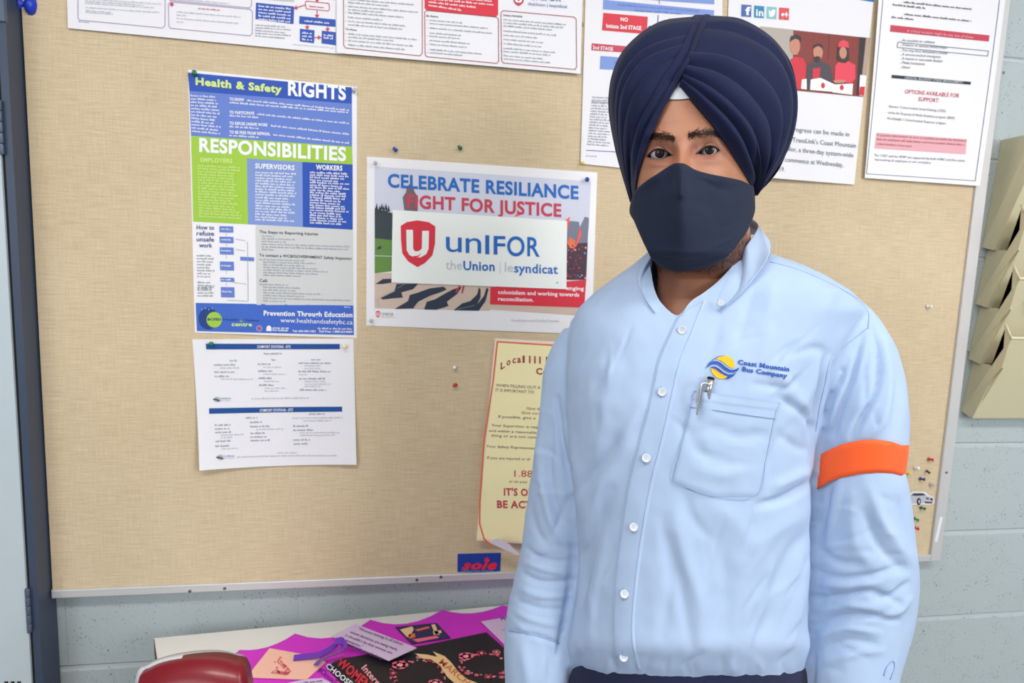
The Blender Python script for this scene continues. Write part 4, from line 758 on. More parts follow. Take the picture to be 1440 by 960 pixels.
pin(1277, 666, 'yellow', 'pale yellow push pin nearest the orange armband', 0, 1.1, (.3, .2))
pin(1306, 663, 'dark', 'dark green push pin under the topmost red pin of the cluster', 0, .8, (-.2, -.1))
pin(1296, 673.5, 'navy', 'dark blue push pin just above the car cut-out', 0, 1.1, (.6, 0))
pin(1311, 682, 'clear', 'clear push pin at the upper right of the car cut-out', 0, 1.0, (.3, 0))
pin(1297, 714.5, 'green', 'dark green push pin just below the car cut-out', 0, 1.1, (.5, .0))
pin(1288, 729.5, 'grass', 'bright green push pin below the dark green one under the car cut-out', 0, 1.1, (.3, -.2))
pin(1288, 743, 'red', 'red push pin lowest of the cluster under the car cut-out', 0, 1.1, (.3, .1))
pin(1276, 726, 'clear', 'clear push pin beside the sleeve under the car cut-out', 0, .8, (.3, 0))

# ------------------------------------------------------------------ the man
ANG = math.radians(25.0); RH = np.array([math.cos(ANG), -math.sin(ANG), 0]); DH = np.array([math.sin(ANG), math.cos(ANG), 0])
foot = np.array([.452, CAM[1] + .93, 0.]); foot[:2] = (CAM + rays(np.array([(965., 900.)]))[0] * 1.04)[:2]
man = empty('person', tuple(foot), 'man in a light blue shirt, navy turban and navy face mask with an orange armband', 'person')
M_SKIN = mat('skin', (170, 118, 92), rough=.48, attr='tint', bump=.12, bscale=700, sss=.12, var=.05, vscale=60)
M_SHIRT = mat('light_blue_cotton', (170, 191, 222), rough=.85, bump=.14, bscale=900, spec=.15, sheen=.06, var=.03, vscale=7)
M_TURB = mat('navy_turban_cloth', (21, 29, 62), rough=.8, bump=.2, bscale=1200, spec=.2, sheen=.05, var=.08, vscale=30)
M_MASK = mat('navy_mask_cloth', (27, 36, 58), rough=.75, bump=.2, bscale=1100, spec=.2, sheen=.06, var=.05, vscale=25)
M_TROU = mat('navy_trouser_cloth', (30, 36, 66), rough=.8, bump=.15, bscale=900, spec=.2, sheen=.1)
M_ORNG = mat('orange_band_cloth', (255, 96, 34), rough=.6, sheen=.1)
M_WHT = mat('white_cloth', (200, 208, 216), rough=.8)
M_HAIR = mat('black_hair', (46, 36, 33), rough=.6)
M_BTN = mat('pearl_button', (200, 208, 216), rough=.3, spec=.6, coat=.3)
M_STITCH = mat('stitching', (148, 174, 212), rough=.8)

def sm(x, a, b): t = np.clip((x - a) / (b - a), 0, 1); return t * t * (3 - 2 * t)
def g2(x, y, cx, cy, sx, sy): return np.exp(-((x - cx) / sx) ** 2 - ((y - cy) / sy) ** 2)
# --- head, neck, chest and hips in one grid; rows are photo rows
ROW = [(60, 60, 985, .955, .075), (95, 74, 980, .955, .09), (130, 81, 975, .955, .098), (170, 85, 973, .955, .102), (215, 87, 973, .955, .102), (260, 86, 973, .955, .100), (300, 80, 973, .956, .098), (335, 75, 981, .960, .094), (362, 68, 986, .964, .088), (378, 64, 988, .970, .076), (392, 63, 988, .974, .066), (420, 64, 985, .977, .064), (450, 72, 984, .978, .070), (480, 120, 975, .985, .085), (560, 165, 970, .99, .095), (750, 158, 972, 1.02, .10), (930, 155, 968, 1.045, .10), (1010, 150, 965, 1.06, .10)]
EL = dict(c=(927.5, 215.5), inner=(945.5, 219), outer=(909.5, 221), up=[(909.5, 220.5), (914, 215), (921, 210.6), (928, 209.4), (936, 211.8), (942, 216), (945.5, 219)], lo=[(909.5, 221), (916, 223.5), (924, 224.6), (932, 223.8), (940, 221), (945.5, 219)], iris=(927.8, 215.2))
ER = dict(c=(996.5, 211), up=[(979, 216.5), (985, 211.5), (991, 207), (998, 205.2), (1005, 206.5), (1009.5, 209.6), (1012, 212.5)], lo=[(979, 216.5), (985, 217.8), (992, 219), (1000, 218.2), (1007, 216), (1012, 212.5)], iris=(998.2, 210))
RE = .0122
def base_depth(x, y):
    hw, xc, bc, dp = interp(y, ROW); q = np.clip(np.abs(x - xc) / hw, 0, .9999)
    return bc - dp * (1 - q ** 2.3) ** (1 / 2.3)
def face_depth(x, y, lids=True):
    b = base_depth(x, y)
    if True:
        nb = sm(y, 175, 235) * np.exp(-((x - 957 - (y - 215) * .02) / (9 + 6 * sm(y, 215, 275))) ** 2) * (.006 + .020 * sm(y, 195, 272)); nb = nb * (1 - sm(y, 275, 292))
        b = b - nb
        b = b - .0045 * (g2(x, y, 930, 190, 24, 9) + g2(x, y, 990, 184, 24, 9)) * 1.0
        b = b + .0085 * (g2(x, y, 929, 213, 15, 12) + g2(x, y, 994, 209, 15, 12))
        b = b + .004 * (g2(x, y, 946, 214, 6, 9) + g2(x, y, 976, 212, 6, 9))
        b = b - .004 * (g2(x, y, 918, 250, 20, 16) + g2(x, y, 1012, 246, 22, 16)) - .0012 * (g2(x, y, 925, 231, 14, 4) + g2(x, y, 998, 226, 15, 4)) + .0006 * (g2(x, y, 928, 237, 16, 5) + g2(x, y, 1000, 233, 17, 5))
        b = b - .006 * g2(x, y, 962, 345, 26, 18)
    if lids:
        for E_ in (EL, ER):
            lid = sph(x, y, E_, RE + .0010)
            k = 90 / .1; w = 1 / (1 + np.exp(np.clip((lid - b) * 1400, -40, 40))); b = b * (1 - w) + lid * w
    return b
def sph(x, y, E_, rad):
    ce = eye_depth(E_); C = rays(np.array([E_['c']], float))[0] * ce; r = rays(np.stack([x, y], -1)); a = (r ** 2).sum(-1); b_ = r @ C; dsc = b_ ** 2 - a * (C @ C - rad ** 2)
    return np.where(dsc > 0, (b_ - np.sqrt(np.clip(dsc, 0, None))) / a, 9.)
def eye_depth(E_):
    cx, cy = E_['c']; return float(face_depth(np.array([cx]), np.array([cy]), False)[0]) - .0012 + RE - .0015
TH = np.concatenate([np.arccos(np.clip(np.linspace(-1, 1, 230), -1, 1))[::-1], np.linspace(math.pi, 2 * math.pi, 32)[1:-1]])
rows = np.concatenate([np.arange(62, 130, 4.), np.arange(130, 300, .8), np.arange(300, 480, 2.), np.arange(480, 1012, 14.)])
hw, xc, bc, dp = interp(rows, ROW); nF = 230
X = xc[:, None] + hw[:, None] * np.cos(TH)[None]; Yp = np.repeat(rows[:, None], len(TH), 1); Dp = np.empty_like(X)
Dp[:, :nF] = face_depth(X[:, :nF], Yp[:, :nF]); Dp[:, nF:] = bc[:, None] + dp[:, None] * np.abs(np.sin(TH[nF:]))[None] ** .9
G = P(X, Yp, Dp); nR, nC = X.shape
G[:, nF:] += 0
V = G.reshape(-1, 3); I = np.arange(nR * nC).reshape(nR, nC); J = np.roll(I, -1, 1); q = np.stack([I[:-1], I[1:], J[1:], J[:-1]], -1).reshape(-1, 4)
def inside(px, poly):
    poly = np.array(poly, float); x, y = px[:, 0], px[:, 1]; r = np.zeros(len(px), bool); j = len(poly) - 1
    for i in range(len(poly)):
        xi, yi = poly[i]; xj, yj = poly[j]; c = ((yi > y) != (yj > y)) & (x < (xj - xi) * (y - yi) / (yj - yi + 1e-12) + xi); r ^= c; j = i
    return r
cen = np.stack([X.reshape(-1)[q].mean(1), Yp.reshape(-1)[q].mean(1)], -1); fr = (np.arange(len(q)) % nC) < nF
keep = np.ones(len(q), bool)
for E_ in (EL, ER):
    E_['poly'] = list(map(tuple, cr(E_['up'], 24))) + list(map(tuple, cr(E_['lo'], 24)[::-1][1:-1])); keep &= ~(inside(cen, E_['poly']) & fr)
q = q[keep]
body = MB(); body.V = V.tolist(); body.F = [tuple(f) for f in q.tolist()]; body.F.append(tuple(I[0])); body.F.append(tuple(I[-1][::-1]))
# --- limb centre lines, shared by body and clothes: pixel x, y, radius in px, depth
ARM_R = [(1180, 452, 44, .985), (1203, 500, 53, .975), (1211, 560, 57.5, .968), (1212, 610, 57, .965), (1211, 645, 56, .965), (1211, 690, 59, .968), (1212, 740, 64, .975), (1212, 795, 70, .985), (1211, 845, 68, .99), (1204, 900, 62.5, .985), (1196, 950, 57, .975), (1189, 1010, 50, .965), (1184, 1050, 44, .96)]
ARM_L = [(832, 478, 42, 1.03), (813, 520, 47, 1.035), (806, 570, 47, 1.04), (801, 630, 48, 1.045), (793, 700, 50, 1.05), (784, 770, 50, 1.055), (772, 830, 52, 1.05), (762, 880, 52, 1.04), (757, 925, 49, 1.03), (753, 980, 43, 1.02), (750, 1020, 38, 1.01)]
def limb(tab, n, rs=1.0, y0=None, y1=None):
    c = cr(tab, n); 
    if y0 is not None: c = c[(c[:, 1] >= y0) & (c[:, 1] <= y1)]
    return P(c[:, 0], c[:, 1], c[:, 3]), c[:, 2] / F * c[:, 3] * rs
for tb in (ARM_R, ARM_L):
    p, r = limb(tb, 30, .72); body.tube(p, list(r), 16)
hands = []
for tb, sgn in ((ARM_R, 1), (ARM_L, -1)):
    p, r = limb(tb, 30); w = p[-1]; d = p[-1] - p[-4]; d /= np.linalg.norm(d); d = d * .6 + np.array([0, 0, -1.]) * .4; d /= np.linalg.norm(d)
    across = -DH * .85 + RH * .2; across /= np.linalg.norm(across); th = np.cross(d, across)
    # palm: a tapering loft
    for i, (t0, wd, tk) in enumerate(((0, .026, .02), (.03, .034, .018), (.06, .041, .016), (.09, .043, .015), (.1, .040, .012))):
        ring = [w + d * (t0 - .0) + across * wd * math.cos(a) + th * tk * math.sin(a) for a in np.linspace(0, 2 * math.pi, 17)[:-1]]
        if i == 0: k0 = len(body.V)
        body.V += [tuple(v) for v in ring]
    for i in range(4):
        for j in range(16): body.F.append((k0 + i * 16 + j, k0 + i * 16 + (j + 1) % 16, k0 + (i + 1) * 16 + (j + 1) % 16, k0 + (i + 1) * 16 + j))
    body.F.append(tuple(k0 + 64 + j for j in range(16)))
    inn = -th * sgn
    for k_, (off, L) in enumerate(((.03, .070), (.0105, .078), (-.0095, .073), (-.029, .058))):
        b0 = w + d * .088 + across * off; pts = [b0, b0 + d * L * .42 + inn * .004, b0 + d * L * .74 + inn * .014, b0 + d * L * .95 + inn * .028]; body.tube(cr(pts, 9), list(np.linspace(.0095, .0068, 9)), 10)
    b0 = w + d * .03 + across * .026; body.tube(cr([b0, b0 + d * .03 + across * .022 + inn * .008, b0 + d * .058 + across * .026 + inn * .018, b0 + d * .078 + across * .024 + inn * .024], 8), list(np.linspace(.013, .0085, 8)), 10)
HIPC = foot.copy()
for sx in (-1, 1):
    a = HIPC + RH * sx * .085; body.tube([a + np.array([0, 0, .86]), a + RH * sx * .01 + np.array([0, 0, .5]), a + RH * sx * .02 + DH * .02 + np.array([0, 0, .09])], [.075, .052, .035], 14)
ob = body.build('body', M_SKIN, man, True)
# pigment: darker eyelids and beard area, real colour of the skin and stubble
px, zz = proj(np.array(body.V)); x, y = px[:, 0], px[:, 1]
dark = .72 * (g2(x, y, 926, 217, 21, 13) + g2(x, y, 997, 213, 21, 13)) + .3 * (g2(x, y, 948, 212, 7, 14) + g2(x, y, 974, 210, 7, 14)) + .22 * (g2(x, y, 925, 236, 20, 5) + g2(x, y, 1002, 231, 20, 5))
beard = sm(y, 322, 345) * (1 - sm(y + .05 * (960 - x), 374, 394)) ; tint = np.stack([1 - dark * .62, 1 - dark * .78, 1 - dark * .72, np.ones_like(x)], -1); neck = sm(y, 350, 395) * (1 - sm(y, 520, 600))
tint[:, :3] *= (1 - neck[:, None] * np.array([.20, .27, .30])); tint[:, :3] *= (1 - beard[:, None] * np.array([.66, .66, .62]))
warm = g2(x, y, 962, 232, 22, 18)[:, None] * np.array([.05, -.02, -.08]); tint[:, :3] *= (1 + warm)
ca = ob.data.color_attributes.new('tint', 'FLOAT_COLOR', 'POINT'); ca.data.foreach_set('color', tint.astype(np.float32).ravel())
# --- eyes, lids, brows
M_SCL = mat('eye_white', (190, 178, 178), rough=.3, coat=.1, spec=.3); M_IRIS = mat('brown_iris', (48, 30, 24), rough=.25, coat=.15, spec=.3); M_PUP = mat('pupil', (8, 7, 8), rough=.1, spec=.5); M_LID = mat('eyelid_rim', (138, 92, 84), rough=.5); M_LASH = mat('lash', (36, 26, 26), rough=.6)
for E_ in (EL, ER):
    ce = eye_depth(E_); c0 = P(E_['c'][0], E_['c'][1], ce).reshape(3); ig = P(E_['iris'][0], E_['iris'][1], sph(np.array([E_['iris'][0]]), np.array([E_['iris'][1]]), E_, RE)[0]).reshape(3); ax = ig - c0; ax /= np.linalg.norm(ax)
    prof = [(RE * math.sin(a), -RE * math.cos(a)) for a in np.linspace(.02, math.pi - .52, 24)]
    e_ = MB().lathe(c0, ax, prof, 32).build('eye', M_SCL, man, True)
    ir = [(RE * 1.006 * math.sin(a), RE * 1.006 * math.cos(a)) for a in np.linspace(.535, .23, 6)]; MB().lathe(c0, ax, ir, 28).build('iris', M_IRIS, e_, True)
    MB().lathe(c0, ax, [(RE * 1.012 * math.sin(a), RE * 1.012 * math.cos(a)) for a in np.linspace(.24, .02, 5)], 24).build('pupil', M_PUP, e_, True)
    def onface(pts, lift): 
        p = np.array(pts, float); return P(p[:, 0], p[:, 1], face_depth(p[:, 0], p[:, 1]) - lift)
    up = cr(E_['up'], 26); lo = cr(E_['lo'], 26)
    MB().tube(onface(up, .0000), .0010, 8).build('upper_eyelid', M_LASH, man, True)
    MB().tube(onface(lo, -.0002), .0008, 8).build('lower_eyelid', M_LID, man, True)
    cx = E_['c'][0]; cp = up.copy(); cp[:, 1] -= 5.2 * np.sin(np.linspace(.25, math.pi - .2, 26)); MB().tube(onface(cp, -.0006), .0009, 8).build('lid_crease', M_LID, man, True)
    lm = MB()
    for i in range(3, 25): 
        a = onface([up[i]], .0006)[0]; b_2 = P(up[i][0] + (up[i][0] - cx) * .12, up[i][1] - 1.0, face_depth(up[i:i + 1, 0], up[i:i + 1, 1])[0] - .0045).reshape(3); lm.tube([a, (a + b_2) / 2 + U_ * -.0004, b_2], [.00016, .00012, .00003], 4)
    tag(lm.build('eyelashes', M_LASH, man), kind='stuff')
random.seed(21)
for sp, th_, flip in (([(949, 196), (938, 192.5), (925, 191), (914, 194.5), (909, 199)], [(949, 3.5), (938, 6.0), (925, 5.4), (914, 3.0), (909, 1.2)], -1), ([(968, 192), (978, 188.5), (990, 187), (1000, 186.5), (1010, 191), (1018, 196)], [(968, 4), (978, 5.4), (990, 5.2), (1000, 4.4), (1010, 2.4), (1018, 1)], 1)):
    c = cr(sp, 60); hb = MB()
    for i in range(950):
        k = random.random() ** 1.0 * 59; i0 = int(k); cxy = c[i0]; tk = 1.22 * np.interp(cxy[0] * (1 if flip > 0 else -1), [t[0] * (1 if flip > 0 else -1) for t in th_], [t[1] for t in th_])
        oy = random.gauss(0, .5) * tk; x0, y0 = cxy[0] + random.uniform(-1.5, 1.5), cxy[1] + oy; L = random.uniform(3.5, 6); f_ = k / 59
        dx = flip * L * (.35 + .65 * f_); dy = -L * (.7 - .85 * f_) + (0.9 * L * (-oy / max(tk, 1)) * -.0)
        p = np.array([(x0, y0), (x0 + dx * .5, y0 + dy * .55), (x0 + dx, y0 + dy * .8 + f_ * 1.0)]); q3 = P(p[:, 0], p[:, 1], face_depth(p[:, 0], p[:, 1]) - np.array([.0002, .0011, .0009])); hb.tube(q3, [.00016, .00013, .00003], 3, False)
    tag(hb.build('eyebrow', M_HAIR, man), kind='stuff')
# ears (under the turban edge, upper half hidden)
for sx, ex_, ey_ in ((-1, 898, 250), (1, 1052, 248)):
    c0 = P(ex_, ey_, .965).reshape(3); out = RH * sx; G = []
    for r_ in np.linspace(0, 1, 7):
        G.append([c0 + out * (.004 + .008 * r_ - .006 * (r_ > .95)) + DH * (.016 * r_ * math.cos(a) + .004) + np.array([0, 0, 1]) * .028 * r_ * math.sin(a) * (.9 + .15 * math.sin(a)) for a in np.linspace(0, 2 * math.pi, 25)])
    o = MB().grid(np.array(G)).grid(np.array(G) - out * .003, True).build('ear', mat('ear_skin', (186, 130, 106), rough=.5, sss=.1), man, True)

# --- shirt: torso and sleeves lofted, fused, then creased
TOR = [(352, 916, 1066, .985, .058), (360, 903, 1094, .985, .068), (372, 890, 1130, .985, .080), (388, 868, 1166, .985, .090), (408, 840, 1200, .985, .100), (436, 812, 1222, .985, .106), (475, 800, 1210, .986, .115), (520, 795, 1190, .988, .122), (570, 795, 1168, .992, .126), (620, 798, 1156, .998, .128), (700, 801, 1152, 1.006, .128), (780, 806, 1152, 1.016, .132), (850, 800, 1150, 1.026, .138), (885, 790, 1148, 1.030, .140), (908, 789, 1146, 1.033, .138), (926, 794, 1143, 1.036, .130), (938, 803, 1139, 1.038, .120), (960, 808, 1136, 1.042, .116), (1000, 812, 1134, 1.048, .113)]
rows = np.concatenate([np.arange(352, 480, 4.), np.arange(480, 1001, 8.)]); xl, xr, bc, dp = interp(rows, TOR); n = 72; th = np.linspace(0, 2 * math.pi, n, endpoint=False)
cs_, sn = np.cos(th), np.sin(th); e = 2 / 2.35; sx_ = np.sign(cs_) * np.abs(cs_) ** e; sy_ = np.sign(sn) * np.abs(sn) ** e
X = ((xl + xr) / 2)[:, None] + ((xr - xl) / 2)[:, None] * sx_; YAW = .16
YR = rows[:, None] + (15 * sm(rows, 860, 925))[:, None] * np.clip(sy_, 0, 1)[None]
D = bc[:, None] - dp[:, None] * sy_ - YAW * ((xr - xl) / 2 / F)[:, None] * sx_ * (.35 + .65 * sm(rows, 470, 380))[:, None]
G = P(X, YR, D); I = np.arange(G.shape[0] * n).reshape(-1, n); J = np.roll(I, -1, 1)
tb = MB(); tb.V = G.reshape(-1, 3).tolist(); tb.F = np.stack([I[:-1], I[1:], J[1:], J[:-1]], -1).reshape(-1, 4).tolist() + [list(I[0]), list(I[-1][::-1])]
for t_b in (ARM_R, ARM_L): p, r = limb(t_b, 46); tb.tube(p, list(r), 28)
p, r = limb([(1130, 440, 46, .985), (1165, 448, 46, .985), (1192, 470, 46, .98)], 8); tb.tube(p, list(r), 20)
p, r = limb([(880, 455, 42, 1.01), (850, 465, 42, 1.02), (828, 482, 40, 1.03)], 8); tb.tube(p, list(r), 20)
shirt = tb.build('shirt', M_SHIRT, man, True)
mods(shirt, ('REMESH', dict(mode='VOXEL', voxel_size=.0036)), ('SMOOTH', dict(factor=.6, iterations=11)))
V = coords(shirt.data); N = normals(shirt.data); px, zd = proj(V); front = np.clip(-np.einsum('ij,ij->i', N, (V - CAM) / np.linalg.norm(V - CAM, axis=1)[:, None]) * 2.2, 0, 1)
def pldist(px, pl):
    d = np.full(len(px), 1e9); tt = np.zeros(len(px)); pl = cr(pl, max(8, len(pl) * 5)); k = len(pl) - 1
    for i in range(k):
        a, b = pl[i], pl[i + 1]; ab = b - a; t = np.clip(((px - a) @ ab) / (ab @ ab + 1e-9), 0, 1); dd = np.linalg.norm(px - a - t[:, None] * ab, axis=1); m_ = dd < d; d[m_] = dd[m_]; tt[m_] = (i + t[m_]) / k
    return d, tt
# pts, depth mm (minus = groove, plus = ridge), width px
CREASE = [
 ([(1160, 505), (1152, 550), (1147, 590), (1144, 615)], -7, 6), ([(1147, 600), (1148, 650), (1149, 700), (1148, 760), (1145, 820), (1143, 880), (1140, 960)], -5, 4.5), ([(1147, 600), (1148, 650), (1149, 700), (1148, 760), (1145, 820), (1143, 880), (1140, 960)], -3.5, 10), ([(803, 700), (806, 760), (803, 820), (794, 880), (786, 920)], -8, 5), ([(1150, 510), (1140, 545), (1118, 585)], 3, 10), ([(1147, 602), (1125, 578), (1098, 560)], -3.5, 7), ([(1140, 590), (1110, 545), (1090, 520)], 2.5, 12), ([(1146, 635), (1120, 628), (1095, 610)], -2, 8),
 ([(1150, 676), (1125, 690), (1100, 702), (1070, 710)], -5.5, 7), ([(1148, 660), (1118, 672), (1090, 684)], 3, 8), ([(1146, 715), (1110, 735), (1075, 760), (1050, 800)], 2.2, 14), ([(1146, 745), (1115, 775), (1090, 830)], -2.5, 12),
 ([(1062, 400), (1050, 440), (1035, 485)], -2, 10), ([(1085, 400), (1080, 445), (1070, 490)], 2, 12), ([(1015, 445), (1000, 500), (985, 530)], -1.4, 9), ([(1180, 395), (1160, 430), (1150, 470)], 2, 14),
 ([(1110, 500), (1145, 490), (1170, 500)], -2, 7), ([(1120, 535), (1100, 545), (1060, 540)], -2, 6),
 ([(783, 560), (790, 620), (800, 680), (803, 720)], -5, 5), ([(792, 600), (810, 660), (818, 720)], 2.5, 9), ([(860, 520), (850, 580), (840, 640)], 2, 14), ([(888, 620), (860, 660), (835, 700), (820, 760)], 3, 12), ([(870, 615), (845, 650), (815, 690)], -2.6, 9), ([(905, 560), (885, 600), (865, 625)], 1.8, 8), ([(860, 690), (835, 750), (820, 820), (810, 870)], -2.6, 10), ([(850, 760), (835, 830), (830, 890)], 2.4, 10),
 ([(930, 730), (940, 780), (942, 830), (930, 890)], -2.2, 10), ([(950, 720), (965, 790), (985, 850), (985, 900)], 2.8, 13), ([(945, 760), (960, 840), (970, 900)], -2.2, 10), ([(1010, 760), (1020, 820), (1010, 880)], -2.2, 14), ([(1050, 780), (1045, 840), (1030, 900)], 2.4, 16), ([(1100, 800), (1085, 860), (1060, 910)], -3, 12), ([(1140, 790), (1125, 850), (1105, 900)], 2.5, 14), ([(1000, 710), (1040, 740), (1080, 800)], 1.6, 16),
 ([(960, 600), (990, 640), (1020, 650)], -1.6, 10), ([(1000, 600), (1040, 615), (1075, 610)], -2, 9), ([(980, 660), (1015, 668), (1050, 660)], 1.8, 10), ([(1105, 600), (1085, 640), (1082, 690)], -1.8, 8), ([(965, 700), (975, 730), (1000, 760)], -1.6, 9),
 ([(1228, 462), (1236, 500), (1232, 550), (1208, 590), (1196, 614)], -5, 5), ([(1245, 480), (1252, 540), (1240, 590), (1222, 612)], 3.2, 8), ([(1213, 470), (1200, 520), (1180, 575), (1170, 612)], -4, 5), ([(1198, 500), (1186, 545), (1162, 600)], 3, 6), ([(1175, 510), (1166, 560), (1152, 605)], -3.5, 5), ([(1256, 540), (1260, 580), (1256, 612)], -2, 6),
 ([(1165, 685), (1160, 720), (1153, 750)], -3.5, 5), ([(1180, 676), (1172, 720), (1165, 760)], 3, 8), ([(1225, 690), (1240, 730), (1262, 765), (1280, 790)], 4, 10), ([(1215, 720), (1235, 765), (1268, 800)], -3.2, 8), ([(1196, 700), (1202, 760), (1230, 800)], 2.2, 12), ([(1262, 700), (1272, 740), (1282, 770)], -2.5, 7),
 ([(1150, 805), (1185, 812), (1225, 808), (1270, 795)], -2.8, 5), ([(1152, 822), (1190, 824), (1240, 818)], 2.6, 5), ([(1148, 842), (1180, 838), (1225, 832), (1268, 850)], -4, 5), ([(1150, 858), (1195, 852), (1240, 856)], 3, 6), ([(1148, 880), (1175, 868), (1215, 866), (1262, 872)], -4, 5), ([(1152, 896), (1190, 884), (1235, 890)], 3, 6), ([(1150, 915), (1185, 900), (1230, 905)], -3, 5), ([(1162, 934), (1200, 920), (1240, 915)], 2.4, 6), ([(1276, 820), (1255, 838), (1228, 842)], -4.5, 5), ([(1280, 842), (1262, 860), (1240, 868)], 3, 6), ([(1155, 775), (1180, 790), (1210, 792)], -2.5, 6),
 ([(760, 560), (757, 620), (765, 690), (778, 740), (798, 765)], 3, 8), ([(775, 600), (772, 660), (780, 710), (800, 745)], -3, 7), ([(798, 700), (785, 735), (770, 760)], -2, 5),
 ([(740, 770), (760, 785), (800, 790)], -3, 4), ([(738, 790), (765, 800), (798, 806)], 2.8, 5), ([(736, 808), (765, 818), (800, 818)], -3.2, 4), ([(732, 828), (762, 838), (798, 838)], 2.8, 5), ([(728, 845), (756, 855), (792, 858)], -3.2, 4), ([(724, 860), (750, 872), (785, 880)], 2.4, 5), ([(745, 700), (752, 740), (770, 770)], -2, 6), ([(716, 888), (748, 893), (786, 904)], -3.6, 3), ([(770, 905), (775, 930), (772, 960)], -3, 7), ([(735, 910), (740, 940), (745, 965)], 2.5, 10)]
rg = np.random.default_rng(4)
for (x0, x1, y0, y1, an, nn) in ((985, 1130, 720, 900, 1.9, 16), (815, 880, 480, 880, 1.75, 14), (1000, 1130, 430, 540, 2.3, 8), (1165, 1262, 470, 605, 1.9, 12), (1160, 1265, 690, 940, .15, 18), (735, 795, 560, 940, .3, 16), (950, 1070, 590, 690, .2, 7)):
    for _ in range(nn):
        cx, cy, L, a = rg.uniform(x0, x1), rg.uniform(y0, y1), rg.uniform(12, 34), an + rg.normal(0, .3); dx, dy = math.cos(a) * L, math.sin(a) * L
        CREASE.append(([(cx - dx, cy - dy), (cx + rg.uniform(-3, 3), cy + rg.uniform(-3, 3)), (cx + dx, cy + dy)], rg.choice([-1.1, -.8, .9]), rg.uniform(3, 5.5)))
for i in range(15):   # little puckers where the shirt is tucked in
    x0 = 800 + i * 23 + rg.uniform(-9, 9); L = rg.uniform(18, 42); CREASE.append(([(x0, 948), (x0 + rg.uniform(-5, 5), 946 - L * .5), (x0 + rg.uniform(-9, 9), 946 - L)], rg.choice([-1.6, -1.1, 1.3]), rg.uniform(3.5, 6)))
disp = np.zeros(len(V))
for pl, dm, wpx in CREASE:
    pa = np.array(pl); b0, b1 = pa.min(0) - wpx * 3, pa.max(0) + wpx * 3; m_ = np.all((px > b0) & (px < b1), axis=1) & (front > 0)
    d_, t_2 = pldist(px[m_], pl); disp[m_] += dm / 1000 * 1.6 * np.exp(-(d_ / (wpx * .85)) ** 2) * np.sqrt(np.clip(np.sin(np.pi * np.clip(t_2 * .9 + .05, 0, 1)), 0, 1))
from mathutils import noise as mn
nz = np.array([mn.noise(Vector((v[0] * 9, v[1] * 9, v[2] * 5))) * .0028 + mn.noise(Vector((v[0] * 24, v[1] * 24, v[2] * 15 + 3))) * .0017 + mn.noise(Vector((v[0] * 60, v[1] * 60, v[2] * 38))) * .0009 for v in V])
pinch = -.0035 * np.exp(-((px[:, 1] - (642 + (px[:, 0] - 1210) ** 2 * .004)) / 20) ** 2) * (px[:, 0] > 1156) * (zd < 1.03)
blouse = .004 * np.exp(-((px[:, 1] - 905) / 16) ** 2) * (px[:, 0] > 800) * (px[:, 0] < 1140)
V = V + N * ((disp * front) + nz + blouse + pinch)[:, None]
shirt.data.vertices.foreach_set('co', V.astype(np.float32).ravel()); shirt.data.update()
# open the collar
OPEN = [(905, 320), (914, 372), (921, 408), (932, 428), (953, 443), (972, 423), (990, 411), (1012, 393), (1040, 362), (1064, 330), (1075, 300)]
bm = bmesh.new(); bm.from_mesh(shirt.data); cf = np.array([f.calc_center_median() for f in bm.faces]); nf = np.array([f.normal for f in bm.faces]); cp, cz_ = proj(cf)
sel = inside(cp, OPEN) & (cz_ < 1.01)
topcap = (np.abs(nf @ U_) > .8) & (cp[:, 1] < 372) & (cp[:, 0] > 915) & (cp[:, 0] < 1070)
bmesh.ops.delete(bm, geom=[f for f, s_ in zip(bm.faces, sel | topcap) if s_], context='FACES')
oc_ = cr(OPEN, 400)
for v_ in bm.verts:
    if v_.is_boundary:
        p_, z_2 = proj(np.array([v_.co])); 
        if z_2[0] > 1.02: continue
        dd = np.hypot(*(oc_ - p_[0]).T); k_ = dd.argmin()
        if dd[k_] < 9: v_.co = Vector(P(oc_[k_, 0], oc_[k_, 1], z_2[0]).reshape(3))
bm.to_mesh(shirt.data); bm.free(); shirt.data.update()
shirt.data.polygons.foreach_set('use_smooth', [True] * len(shirt.data.polygons))
mods(shirt, ('SMOOTH', dict(factor=.25, iterations=1)))
BV = BVHTree.FromPolygons([tuple(v) for v in coords(shirt.data)], [tuple(p.vertices) for p in shirt.data.polygons])
def onshirt(pts, lift=.0, dflt=.90):
    out = []; last = dflt
    for p in np.atleast_2d(np.array(pts, float)):
        r = rays(p[None])[0]; L = np.linalg.norm(r); h = BV.ray_cast(Vector(CAM), Vector(r / L), 3)
        if h[0] is not None: last = (np.array(h[0]) - CAM) @ W_
        out.append(CAM + r * (last - lift))
    return np.array(out)
def strip(a, b, n, m, lift, name, mt, parent, edge=.0012, prof=None):
    """fabric band between pixel polylines a and b lying on the shirt"""
    A, B = cr(a, n), cr(b, n); t = np.linspace(0, 1, m)[None, :, None]; Q = A[:, None] * (1 - t) + B[:, None] * t
    lf = np.full((n, m), lift); lf[:, 0] = lf[:, -1] = -.0004; lf[0] = np.minimum(lf[0], lift * .5)
    if prof is not None: lf = lf + prof(n, m)
    G = onshirt(Q.reshape(-1, 2)).reshape(n, m, 3); dd = (G - CAM) @ W_
    for _ in range(2): dd[1:-1] = (dd[:-2] + dd[1:-1] * 2 + dd[2:]) / 4
    RR = rays(Q); G = CAM + RR * (dd - lf)[..., None]
    return MB().grid(G, True).build(name, mt, parent, True)
def stitch(pts, n, name='seam', lift=.0007, r=.0007, m=None):
    c = cr(pts, n); return MB().tube(onshirt(c, lift), r, 6).build(name, m or M_STITCH, shirt, True)
